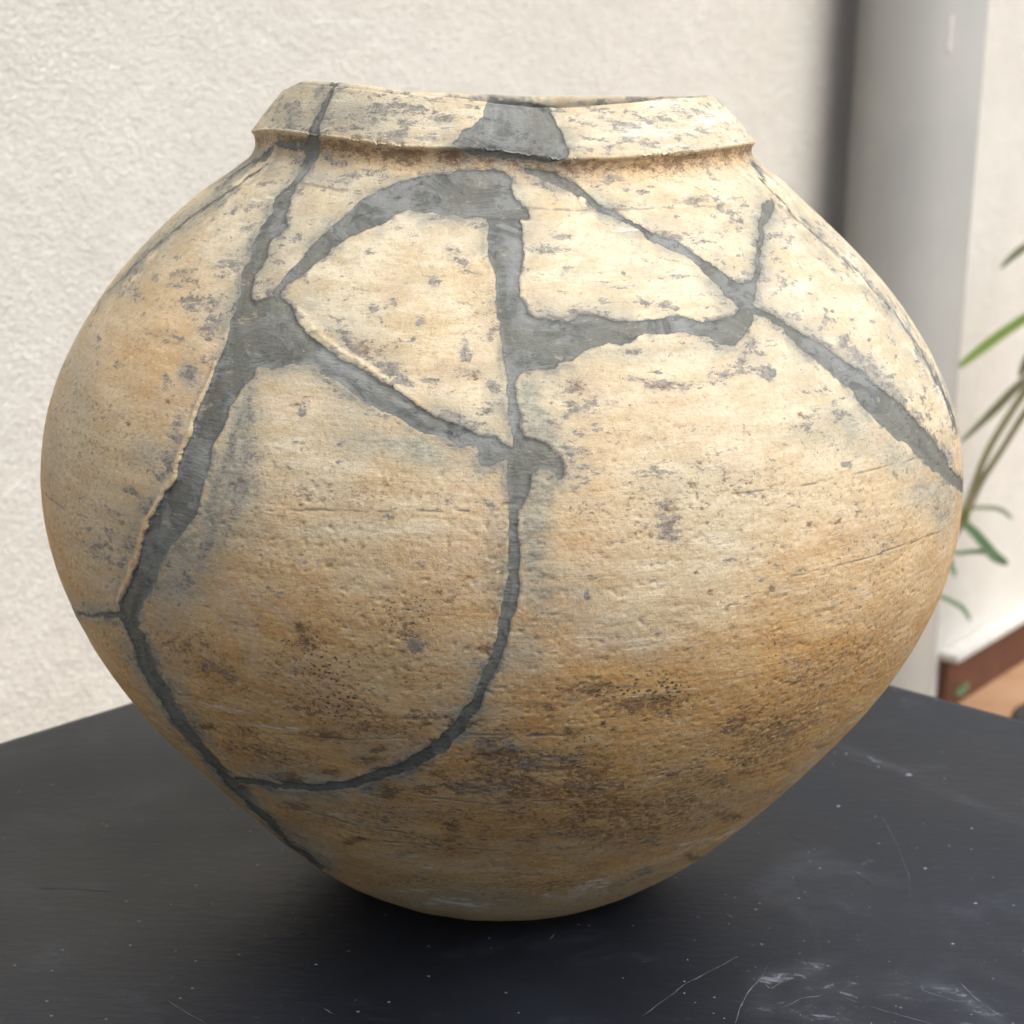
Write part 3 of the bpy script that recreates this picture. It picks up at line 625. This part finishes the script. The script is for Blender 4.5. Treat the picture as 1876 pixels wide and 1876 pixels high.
grey_f, _ = blobs(smallg+streaks+[(545,200,50,40,.75),(600,215,50,30,.6),(730,205,110,24,.85,5),(700,175,70,14,.7),(800,215,60,22,.8),(690,240,40,20,.6),(860,220,30,20,.6),(1150,226,85,20,.9),(1235,215,40,40,.7),(1300,205,25,30,.7),(1190,255,60,14,.7),(1118,268,22,10,1),(1260,250,90,14,.6),(1085,197,60,6,.6),(1330,240,30,14,.6),
    (624,295,22,10,1.1),(640,325,60,18,.8),(700,330,40,12,.6),(470,375,45,16,.85),(430,385,30,12,.7),(545,434,13,10,1.1),(526,405,12,24,.5,20),(505,465,22,30,.75),(430,480,50,40,.65),(370,560,70,24,.85),(395,600,40,30,.8),(350,545,40,20,.7),(380,620,30,14,.7),(345,690,16,30,.8),(300,700,14,18,.7),
    (830,468,18,18,1.15),(848,480,14,14,1),(790,520,16,13,1.15),(682,571,17,9,1.2),(768,594,14,9,1),(650,630,26,18,.8),(700,668,50,24,.9,30),(735,700,35,12,.85,30),(640,615,40,14,.7,35),(848,632,12,26,.85),(868,685,26,18,.95),(905,710,20,20,.9),(905,750,20,24,.8),(830,765,40,12,1,20),(893,600,16,26,.75),(880,575,20,12,.8),(846,640,8,24,.9),
    (1010,460,45,16,.8),(1000,430,45,14,.8),(985,555,30,10,.7),(1045,500,25,12,.8),(1120,380,40,10,.6),(1190,345,60,10,.55),(1300,330,60,14,.5),(1160,640,30,10,.7),(1290,440,60,20,.5),(1185,560,40,14,.6),(1340,400,50,40,.5),
    (1510,580,9,14,1.2),(1545,622,16,16,1.2),(1600,680,22,52,1.15,-40),(1565,655,30,14,.9,40),(1630,715,26,14,.9,40),(1480,545,40,16,.5),(1420,500,30,50,.5),(1500,650,60,16,.5,40),(1738,835,22,20,1,60),(1700,790,20,12,.7,45),
    (355,758,9,10,1.3),(350,735,8,8,1.1),(348,800,8,6,.9),(330,780,10,22,1.3),(331,812,6,7,1.3),(310,835,14,16,1.2),(296,872,20,10,1.2,20),(300,900,12,8,1.1),(268,930,16,36,1.2,25),(240,900,50,8,.8,15),(205,1000,50,34,.85),(260,985,16,26,.9),(185,940,40,16,.6),
    (385,560,10,8,.9),(395,608,8,10,1.1),(375,625,12,6,1),(455,835,18,50,.8,8),(440,885,26,22,.95),(455,780,10,30,.8),(470,720,8,30,.6),(555,756,10,17,1.3),(630,808,10,8,1),(640,840,16,12,.7),(430,760,10,40,.6,15),
    (1215,710,46,11,1.1),(1045,712,18,16,1),(1085,735,40,14,.7),(1415,691,8,14,1.3,-20),(1228,966,22,30,1,-20),(1220,930,20,20,.8),(1160,700,30,8,.7),(760,1178,22,18,1.15,-30),(1005,700,40,18,.5),(1350,860,80,20,.4),
    (385,1000,20,60,.55),(330,1060,60,30,.6),(345,1120,20,15,.5),(420,1235,18,10,.8,30),(380,1220,30,10,.6),(885,1290,9,9,1.3),(920,1370,60,34,.95),(960,1400,80,30,.8),(880,1440,60,24,.8),(1050,1395,40,20,.6),(1090,1440,50,14,.6),(740,1565,40,10,.6),(1060,1545,180,18,.5),(1180,1600,80,14,.5,-20),(540,1560,50,20,.5,30)], 2)
bare_f, _ = blobs(bare)
brown_f, _ = blobs(smallb+[(1010,1430,230,60,.85),(930,1375,70,40,1),(1080,1500,260,60,.85),(830,1520,110,50,.85),(825,1518,34,20,1.2),(1330,1400,150,60,.66,-30),(1180,1295,90,18,1),(1215,1285,50,14,1.2),(1500,1230,110,50,.5,-30),(1420,1340,130,60,.68,-35),(1580,1200,60,60,.5),(1250,1470,140,50,.75,-20),(1080,1265,60,22,.9),(1290,1440,60,30,.95,-20),(1350,1330,70,30,.9,-30),
    (640,1300,60,24,.75),(600,1345,50,14,1),(560,1170,30,24,.9),(575,1180,16,10,1.2),(550,1155,14,10,1.2),(400,1230,80,30,.6,30),(350,1180,60,30,.7),(480,1380,100,24,.7,10),(660,1330,100,30,.6),(540,1429,24,8,1.1),(690,1411,12,6,1.2),(700,1330,90,8,.8),(780,1315,80,6,.8),(740,1160,60,70,.45),(800,1090,60,40,.5),(560,1250,120,60,.4),
    (700,1500,160,40,.6),(450,1340,40,20,.7),(1210,715,30,9,.6),(1230,930,20,50,.6),(1190,830,200,100,.2),(1150,930,220,60,.3),(870,690,20,14,.6),(680,640,50,20,.5),(900,560,40,60,.4),(1060,710,40,30,.5),(560,270,24,5,1.3),(1370,278,10,7,1.5),(650,255,24,4,.9),(700,265,60,5,.6),(560,262,30,5,1.4),(900,305,70,6,.8),(1120,300,120,9,.65),(1190,300,6,5,1.2),(1165,306,4,5,1.1),
    (650,895,200,30,.4),(560,980,220,40,.2),(1000,1620,200,40,.5),(780,1620,150,30,.45),(340,1350,60,60,.4,45),(1600,1000,90,120,.25),(200,820,90,120,.3),(150,760,60,100,.25),(1290,890,200,40,.35),(1500,640,20,10,.4),(870,1060,100,60,.35),(1500,820,60,60,.25)], 2)
halo_f, _ = blobs([(965,730,26,50,1.5),(915,745,24,30,.8),(985,900,34,40,1.1),(975,980,40,90,1.2),(985,1080,44,60,1.0),(905,1000,20,80,.6),(930,1180,30,50,.7),(250,960,40,50,.7),(430,900,44,60,1.2),(640,720,60,24,.9,25),(770,820,70,24,1.0,10),(345,1010,50,44,1.2),(395,930,30,70,1.2,15),(425,850,26,80,1.25,12),(445,760,16,70,1.2,10),(310,1075,40,24,1),(985,778,34,34,1.5),(1003,800,26,20,1.4),(965,740,18,34,1.2),(650,215,60,30,.95),(540,215,50,36,.7),(560,160,60,12,.6),(575,320,60,40,.6),(620,330,40,30,.5),(690,810,120,30,.8,12),(780,840,90,24,.8,8),(650,750,60,40,.5),(820,830,60,20,.7),(980,960,34,110,.75),(1000,1070,40,60,.7),(960,1180,40,80,.55),(1050,1080,60,40,.5),(1010,1130,60,30,.5),(1000,620,60,90,.5),(1120,650,160,24,.5),(1330,640,60,24,.7),(1380,660,60,30,.4),
    (410,900,50,90,.95,10),(440,800,40,90,.95,10),(455,720,22,50,.9,10),(375,1010,50,60,1),(330,1080,60,34,.95),(300,1130,40,30,.6),(420,960,60,40,.6),(270,830,40,30,.85),(345,680,20,36,.8),(300,900,40,40,.5),(240,950,40,40,.5),(500,640,60,60,.3),(560,380,30,50,.5),(500,420,30,50,.5),
    (1560,790,60,40,.8,40),(1640,840,60,30,.8,45),(1490,800,90,20,.5),(1700,900,50,40,.8),(1730,930,30,60,.9),(1470,700,60,40,.4,40),(870,1230,50,60,.5),(830,1300,50,40,.45),(900,1060,30,80,.45),(700,1370,90,30,.4),(500,1410,80,24,.5),(300,1250,30,60,.5),(560,1540,120,24,.5,30),(850,1650,200,24,.7),(1100,1640,160,20,.6,-15),
    (700,250,60,20,.4),(150,700,40,90,.35),(100,850,20,100,.35),(1090,600,40,16,.5),(1240,640,60,14,.5),(1050,700,40,26,.4),(650,620,90,60,.35,35),(560,560,40,40,.5)], 2)
white_f, _ = blobs([(760,1630,50,7,.95),(840,1655,80,8,1.1,6),(1010,1640,24,8,1.1),(1080,1625,60,7,1,-22),(1250,1558,90,5,1.05,-22),(1330,1530,60,6,.9,-30),(920,1592,20,5,1),(700,1570,200,4,.6,4),(900,1595,200,5,.6),(1480,1400,60,12,.7,-42),(1560,1320,60,10,.6,-45),(1300,1580,60,10,.7,-28),(640,1500,60,8,.6,20),(500,1330,90,3.5,.95,5),(410,1295,60,4,1,10),(540,1250,40,3,.8,32),(560,1365,70,3,.8,5),
    (1190,240,90,20,.9),(1290,220,70,30,1),(1230,190,60,12,.9),(1240,270,90,7,.9),(1100,235,40,24,.6),(1350,250,24,14,.8),(1450,340,60,16,.7,42),(1560,470,100,14,.6,50),(1660,600,80,12,.6,58),(1720,720,60,10,.9,75),(1500,590,70,40,.45,40),(1440,530,60,30,.6),(1580,660,50,18,.55,42),(760,255,60,10,.7),(800,235,60,14,.6),  # right shoulder and limb: highlight painted in among the pale marks
    (640,190,40,10,.7),(1000,425,60,20,.5),(1150,420,60,20,.6),(700,420,120,40,.35),(820,440,100,30,.45),(1150,500,160,60,.5),(1250,540,100,30,.5),(560,545,20,14,.6),(500,365,60,10,.8),(420,460,40,30,.5),(440,420,50,20,.55),(300,930,10,60,.3),(1100,1150,70,40,.7),(1160,1180,40,20,.8),(1180,1060,60,30,.4),(1290,1000,60,30,.45),(920,1160,60,20,.5),(870,1080,20,24,.6),(1430,1080,20,6,.9),(1590,1090,20,8,.9),(630,1420,120,4,.4),(1160,1350,160,3,.5,-4),(1230,1265,120,3,.6,-8),(1560,1010,150,3,.5,-14)], 2)
pits_f, _ = blobs([(740,1120,110,60,.85),(620,1230,120,60,.9),(620,1290,70,40,1),(560,1190,90,60,.7),(820,1060,60,60,.6),(1200,1260,110,36,1),(1120,1270,60,26,1.1),(1040,1350,80,20,.8),(1000,1160,40,10,.6),(1500,1080,110,60,.6),(1420,1180,90,60,.6),(1300,1000,120,100,.35),(500,1080,80,30,.5),(1000,1620,30,10,.9),(870,690,60,40,.5),(620,1100,160,60,.5),(790,1240,60,30,.7),(1290,320,90,20,.5),(930,560,30,60,.3),(1180,310,120,10,.7),(620,300,60,10,.6)], 2)
lines = np.full((S, S), 60.0, np.float32)
for pts in ([(450,338,.5),(500,334,1.3),(540,336,1.8),(600,345,1.5),(662,357,.6)], [(600,344,.5),(660,352,.5)], [(955,382,.5),(1020,383,.8),(1100,386,1.6),(1140,383,1.4),(1190,380,.6),(1330,377,.4)], [(1160,374,.5),(1260,371,.8),(1360,362,.4)], [(1180,366,.4),(1300,364,.6)],
            [(75,900,.6),(120,935,.9),(160,950,.5)], [(440,937,.5),(560,934,1),(700,938,.7),(860,936,.4)], [(290,1264,.8),(350,1274,1.4),(400,1286,.6)], [(690,1316,.5),(760,1317,1.3),(830,1314,.6)], [(860,1346,.8),(960,1348,1),(1040,1347,.4)], [(520,1346,.5),(640,1356,.9),(740,1352,.5)],
            [(1340,905,.5),(1440,897,.8),(1560,870,.5),(1700,835,.4)], [(1440,1060,.4),(1600,1020,.8),(1720,975,.5)], [(1275,895,.8),(1278,915,1.4),(1300,928,.6)], [(1632,855,1),(1636,872,1.6),(1644,880,.6)], [(1660,850,.4),(1660,868,.7)], [(395,530,.3),(430,560,.5)], [(1180,565,.3),(1160,590,.3),(1134,607,.4)],
            [(700,1450,.4),(900,1475,.7),(1050,1465,.4)], [(560,1500,.4),(700,1540,.8),(900,1560,.4)], [(520,1470,.4),(640,1510,.7),(760,1530,.4)], [(1390,305,.5),(1330,300,.3)], [(1288,308,.6),(1300,300,1),(1296,318,.8)]):
    stroke(lines, pts)
LN = sampler(lines)

ridge = np.full((S, S), 60.0, np.float32)
stroke(ridge, [(398,664,1),(376,712,1.5),(360,752,2),(341,806,3),(323,858,3.5),(318,878,4),(299,908,4),(270,955,5),(259,985,4),(251,1018,4),(235,1062,3),(218,1102,1)])
stroke(ridge, [(548,566,.5),(575,603,1),(620,642,1.5),(660,664,1),(700,690,.5)])
RD = sampler(ridge)
# ragged edges come from warping the lookup
u_arc = th[None, :]*.20; v_arc = np.r_[0, np.cumsum(np.hypot(np.diff(Rg.mean(1)), np.diff(Zg.mean(1))))][:, None]
UA = np.broadcast_to(u_arc, X.shape)/.00024; VA = np.broadcast_to(v_arc, X.shape)/.00024     # about one photograph pixel per unit
wx = fbm(UA/26, VA/26, 11, 5)*7; wy = fbm(UA/26+50, VA/20, 12, 5)*6
sd = SD(PXe+wx, PYe+wy) + fbm(UA/9, VA/7, 14, 3)*1.8*sstep(-2, 10, np.abs(SD(PXe, PYe))+4)
sdl = np.clip(sd, -60, 60)
# the filler on the back rim seen past the front patch
lx = fbm(UA/60, VA/40, 21, 3)*14
gq, bq, hq, wq, pq = (f((PXe+lx)/2, (PYe+fbm(UA/60, VA/40, 22, 3)*10)/2) for f in (grey_f, brown_f, halo_f, white_f, pits_f))
nearf = np.exp(-np.clip(sdl, 0, 60)/15.0)*sstep(.36, .62, vnoise(UA/70, VA/70, 91)*.65+vnoise(UA/22, VA/18, 92)*.35)
hq = np.maximum(hq, np.exp(-np.clip(sdl, 0, 60)/24.0)*sstep(.30, .62, vnoise(UA/90, VA/90, 93)*.6+vnoise(UA/30, VA/24, 94)*.4)*1.1); gq = np.maximum(gq, nearf*.95)
rd0 = np.exp(-np.clip(RD(PXe+wx*.6, PYe+wy*.6), 0, 60)/4.0); gq = gq*(1-rd0); hq = hq*(1-rd0); bq = bq*(1-rd0)
ln = (1-sstep(.1, 1.7, LN(PXe+fbm(UA/30, VA/30, 31, 3)*2.5, PYe+fbm(UA/30, VA/30, 32, 3)*2)))*sstep(.30, .55, vnoise(UA/34, VA/8, 33)*.7+vnoise(UA/9, VA/5, 34)*.3)
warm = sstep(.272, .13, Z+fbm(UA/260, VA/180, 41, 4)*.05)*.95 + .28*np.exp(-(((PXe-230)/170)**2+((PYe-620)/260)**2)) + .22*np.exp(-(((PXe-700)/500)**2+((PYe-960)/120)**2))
for (a_, b_, c_, d_, e_) in ((1120, 1300, 220, 70, .35), (300, 600, 120, 200, .25), (1560, 1100, 140, 160, .2), (1250, 1180, 200, 60, .25), (520, 1130, 160, 60, .2), (900, 1420, 300, 60, .2)):
    warm = warm+e_*np.exp(-(((PXe-a_)/c_)**2+((PYe-b_)/d_)**2))
for (a_, b_, c_, d_, e_) in ((1000, 520, 400, 120, .3), (520, 640, 70, 60, .3), (700, 970, 260, 20, .25), (1180, 1160, 100, 60, .4), (1500, 560, 120, 120, .3), (740, 1210, 200, 16, .2)):
    warm = warm-e_*np.exp(-(((PXe-a_)/c_)**2+((PYe-b_)/d_)**2))
warm = np.clip(warm, 0, 1)*(1-sstep(JN-4, JN+20, np.arange(NT_))[:, None]*.6)
# groove under the lip tinted browner all round
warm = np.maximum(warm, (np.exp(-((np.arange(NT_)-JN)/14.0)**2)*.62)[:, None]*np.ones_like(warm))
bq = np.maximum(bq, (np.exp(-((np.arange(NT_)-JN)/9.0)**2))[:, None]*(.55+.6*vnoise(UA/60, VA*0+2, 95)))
patch = sstep(.52, .78, vnoise(UA/110, VA/55, 96)*.6+vnoise(UA/38, VA/16, 97)*.4)*sstep(.21, .255, Z); gq = np.maximum(gq, patch*.55)
rimr = sstep(JN+12, JN+24, np.arange(NT_))[:, None]*sstep(.40, .68, vnoise(UA/150, VA/14, 98)*.55+vnoise(UA/50, VA/8, 99)*.45); gq = np.maximum(gq, rimr*.72)
edge = np.exp(-(np.abs(sdl)/1.6)**2)*(.45+.75*vnoise(UA/24, VA/24, 44)) * (sd > -30)
# relief
disp = fbm(UA/300, VA/220, 51, 3)*.0007 + fbm(UA/900, VA/22, 52, 3)*.00010 + fbm(UA/70, VA/50, 53, 4)*.00012
midz = sstep(.08, .12, Z)*(1-sstep(.225, .26, Z))*sstep(.40, .62, vnoise(UA/240, VA/200, 57)*.6+.35)
bq = bq*(1-.85*bare_f((PXe+lx)/2, (PYe+lx)/2))
lump = fbm(UA/8+fbm(UA/30, VA/30, 71, 2)*2, VA/6.5+fbm(UA/30, VA/30, 72, 2)*2, 54, 4); disp += (midz*.85+.15)*np.clip(lump*.00022, -.00012, .00003)
bq = bq+(midz*.8+.1)*sstep(.2, .5, -lump)*.38; AT_B = bq
pitd = fbm(UA/7, VA/6, 59, 3); disp -= sstep(.38, .62, pitd)*.0004*(.25+midz+bq)
disp -= bq*np.maximum(fbm(UA/8, VA/6, 55, 3), 0)*.0004
deep = sstep(0, 9, -sdl)
stepz = .00026 + .0005*np.exp(-(((PXe-285)/40)**2+((PYe-930)/110)**2)) + .0005*np.exp(-(((PXe-350)/50)**2+((PYe-760)/90)**2))
bulge = sstep(0, 14, sdl)*0 + np.exp(-((sdl-4)/5.0)**2)*.00022*(sd > 0)
disp = disp*(1-deep*.5) - sstep(-.5, 5, -sdl)*stepz + bulge + deep*fbm(UA/22, VA/30, 56, 4)*.00030 + sstep(6, 22, -sdl)*.0004
rdg = np.exp(-np.clip(RD(PXe+wx*.6, PYe+wy*.6), 0, 60)/2.2)*(sd > 0); disp += rdg*np.where(PYe+PXe*.3 > 790, .0006, .00035)
disp -= ln*.00012
rows = np.arange(NT_)[:, None]
disp *= sstep(0, 10, rows-4)                                    # keep the foot flat on the table
disp *= np.where((rows > JN-3) & (rows < JN+12), .5, 1.0)
# nicks along the lip edge
lipband = np.exp(-((rows-(JN+14))/6.0)**2); disp -= lipband*(np.maximum(fbm(UA/34, VA*0+3, 61, 4)-.12, 0)*.0034 + .0012*np.exp(-((PXe-572)/20)**2))
X2 = X+N[..., 0]*disp; Y2 = Y+N[..., 1]*disp; Z2 = Z+N[..., 2]*disp

# --- cut the surface exactly along the edge of the filler, then into its separate pieces
POS = np.stack([X2, Y2, Z2], -1).reshape(-1, 3)
AT1 = np.stack([gq, bq, hq, wq], -1).reshape(-1, 4); AT2 = np.stack([warm, ln, edge, pq], -1).reshape(-1, 4)
SV = sd.reshape(-1).copy(); SV[np.abs(SV) < 1e-4] = 1e-4
GI = np.arange(NT_*NC).reshape(NT_, NC)
def build_part(j0, j1, names, labels_big, parent):
    a = GI[j0:j1, :]; b = np.roll(a, -1, 1); c = np.roll(GI[j0+1:j1+1, :], -1, 1); d = GI[j0+1:j1+1, :]
    Q = np.stack([a, b, c, d], -1).reshape(-1, 4)
    sg = SV[Q] > 0; allp = sg.all(1); alln = (~sg).all(1); mixq = ~(allp | alln)
    # components by propagation of the smallest index over same-sign neighbours
    n = NT_*NC; lab = np.arange(n)
    E = np.concatenate([np.stack([a.ravel(), b.ravel()], 1), np.stack([b.ravel(), c.ravel()], 1), np.stack([a.ravel(), c.ravel()], 1), np.stack([d.ravel(), c.ravel()], 1), np.stack([a.ravel(), d.ravel()], 1)])
    E = E[(SV[E[:, 0]] > 0) == (SV[E[:, 1]] > 0)]
    while True:
        l0, l1 = lab[E[:, 0]], lab[E[:, 1]]; m = np.minimum(l0, l1); new = lab.copy()
        np.minimum.at(new, l0, m); np.minimum.at(new, l1, m)
        while True:
            nn = new[new]
            if (nn == new).all(): break
            new = nn
        new = np.minimum(new, new[lab])
        if (new == lab).all(): break
        lab = new
    used = np.unique(Q); labs, cnt = np.unique(lab[used], return_counts=True)
    big = labs[cnt > 500]
    # small crumbs join the piece around them
    isbig = np.isin(lab, big)
    MIXT = Q[mixq]; T = np.concatenate([MIXT[:, [0, 1, 2]], MIXT[:, [0, 2, 3]]])
    sT = SV[T] > 0; cnt3 = sT.sum(1)
    uni = T[(cnt3 == 0) | (cnt3 == 3)]
    C1 = T[cnt3 == 1]; C2 = T[cnt3 == 2]; odd1 = np.argmax(SV[C1] > 0, 1); odd2 = np.argmax(SV[C2] <= 0, 1)
    C = np.concatenate([C1, C2]); odd = np.r_[odd1, odd2]; r_ = np.arange(len(C))
    o = C[r_, odd]; p = C[r_, (odd+1) % 3]; q = C[r_, (odd+2) % 3]
    ek = np.concatenate([np.sort(np.stack([o, p], 1), 1), np.sort(np.stack([o, q], 1), 1)]); key = ek[:, 0]*n+ek[:, 1]; uk, inv = np.unique(key, return_inverse=True)
    e0 = uk//n; e1_ = uk % n; t = SV[e0]/(SV[e0]-SV[e1_]); t = np.clip(t, .02, .98)[:, None]
    pos = np.concatenate([POS, POS[e0]*(1-t)+POS[e1_]*t]); at1 = np.concatenate([AT1, AT1[e0]*(1-t)+AT1[e1_]*t]); at2 = np.concatenate([AT2, AT2[e0]*(1-t)+AT2[e1_]*t])
    op = inv[:len(C)]+n; oq = inv[len(C):]+n
    tris = np.concatenate([uni, np.stack([o, op, oq], 1)]); tl = np.r_[lab[uni[:, 0]], lab[o]]
    quads = np.concatenate([Q[~mixq], np.stack([op, p, q, oq], 1)]); ql = np.r_[lab[Q[~mixq][:, 0]], lab[p]]
    # nearest big label for crumbs: by kind, take the piece holding most vertices of that sign... crumbs take the surrounding piece
    small = labs[cnt <= 500]; remap = {}
    if len(small):
        # neighbours across the cut
        cross = np.concatenate([np.stack([lab[o], lab[p]], 1), np.stack([lab[o], lab[q]], 1)])
        for s_ in small:
            nb = np.r_[cross[cross[:, 0] == s_, 1], cross[cross[:, 1] == s_, 0]]; nb = nb[np.isin(nb, big)]
            remap[s_] = int(np.bincount(nb).argmax()) if len(nb) else int(big[0])
    names_out = []
    for L_ in big:
        mem = [L_]+[k for k, v in remap.items() if v == L_]
        qs = quads[np.isin(ql, mem)]; ts = tris[np.isin(tl, mem)]
        crumbQ = ~np.isin(ql[np.isin(ql, mem)], [L_]); crumbT = ~np.isin(tl[np.isin(tl, mem)], [L_])
        vs = np.unique(np.r_[qs.ravel(), ts.ravel()]); mp = np.zeros(len(pos), np.int64); mp[vs] = np.arange(len(vs))
        me = bpy.data.meshes.new(names[0]); filler = SV[L_] <= 0
        nq, nt = len(qs), len(ts); me.vertices.add(len(vs)); me.vertices.foreach_set('co', pos[vs].astype(np.float32).ravel())
        loops = np.r_[mp[qs].ravel(), mp[ts].ravel()].astype(np.int32); me.loops.add(len(loops)); me.loops.foreach_set('vertex_index', loops)
        me.polygons.add(nq+nt); ls = np.r_[np.arange(nq)*4, nq*4+np.arange(nt)*3].astype(np.int32); me.polygons.foreach_set('loop_start', ls)
        me.polygons.foreach_set('use_smooth', np.ones(nq+nt, bool))
        me.materials.append(FILL if filler else CLAY); me.materials.append(CLAY if filler else FILL)
        me.polygons.foreach_set('material_index', np.r_[crumbQ, crumbT].astype(np.int32))
        me.update(calc_edges=True); me.validate()
        for nm, arr in (('marks', at1), ('marks_b', at2)):
            ca = me.color_attributes.new(nm, 'FLOAT_COLOR', 'POINT'); ca.data.foreach_set('color', arr[vs].astype(np.float32).ravel())
        o_ = bpy.data.objects.new(names[1] if filler else names[0], me); col.objects.link(o_); o_.parent = parent
        names_out.append((o_.name, nq+nt))
    print('PIECES', names_out)
jar = empty('clay_jar'); tag(jar, 'large round buff clay jar mended with dark grey filler, with a collared rim', 'jar')
build_part(0, JN, ('body_sherd', 'filler'), None, jar)
build_part(JN, NT_-1, ('rim_sherd', 'rim_filler'), None, jar)
# inner wall
nI = 96; ti = np.linspace(0, 2*math.pi, nI, endpoint=False); tin = np.where(ti > math.pi, ti-2*math.pi, ti)
zt = np.interp(tin, thn[order], (ZR[-1])[order], period=2*math.pi); rt = np.interp(tin, thn[order], (RR[-1])[order], period=2*math.pi)
iv = []; fi = []; lev = np.linspace(0, 1, 40)
for q in lev:
    zl_ = zt*(1-q)+.010*q; rbody = np.interp(zl_, zc, rc)-.009; k = sstep(0, .12, q)
    if q == 1: rbody = rbody*0+.04
    for m in range(nI):
        r_ = rt[m]*(1-k)+rbody[m]*k; iv.append((r_*math.sin(ti[m]), -r_*math.cos(ti[m]), zl_[m]))
for j in range(len(lev)-1):
    for m in range(nI): fi.append((j*nI+m, (j+1)*nI+m, (j+1)*nI+(m+1) % nI, j*nI+(m+1) % nI))
iv.append((0, 0, .010))
for m in range(nI): fi.append(((len(lev)-1)*nI+m, len(iv)-1, (len(lev)-1)*nI+(m+1) % nI))
mesh_obj('inner_wall', iv, fi, INNER, jar)
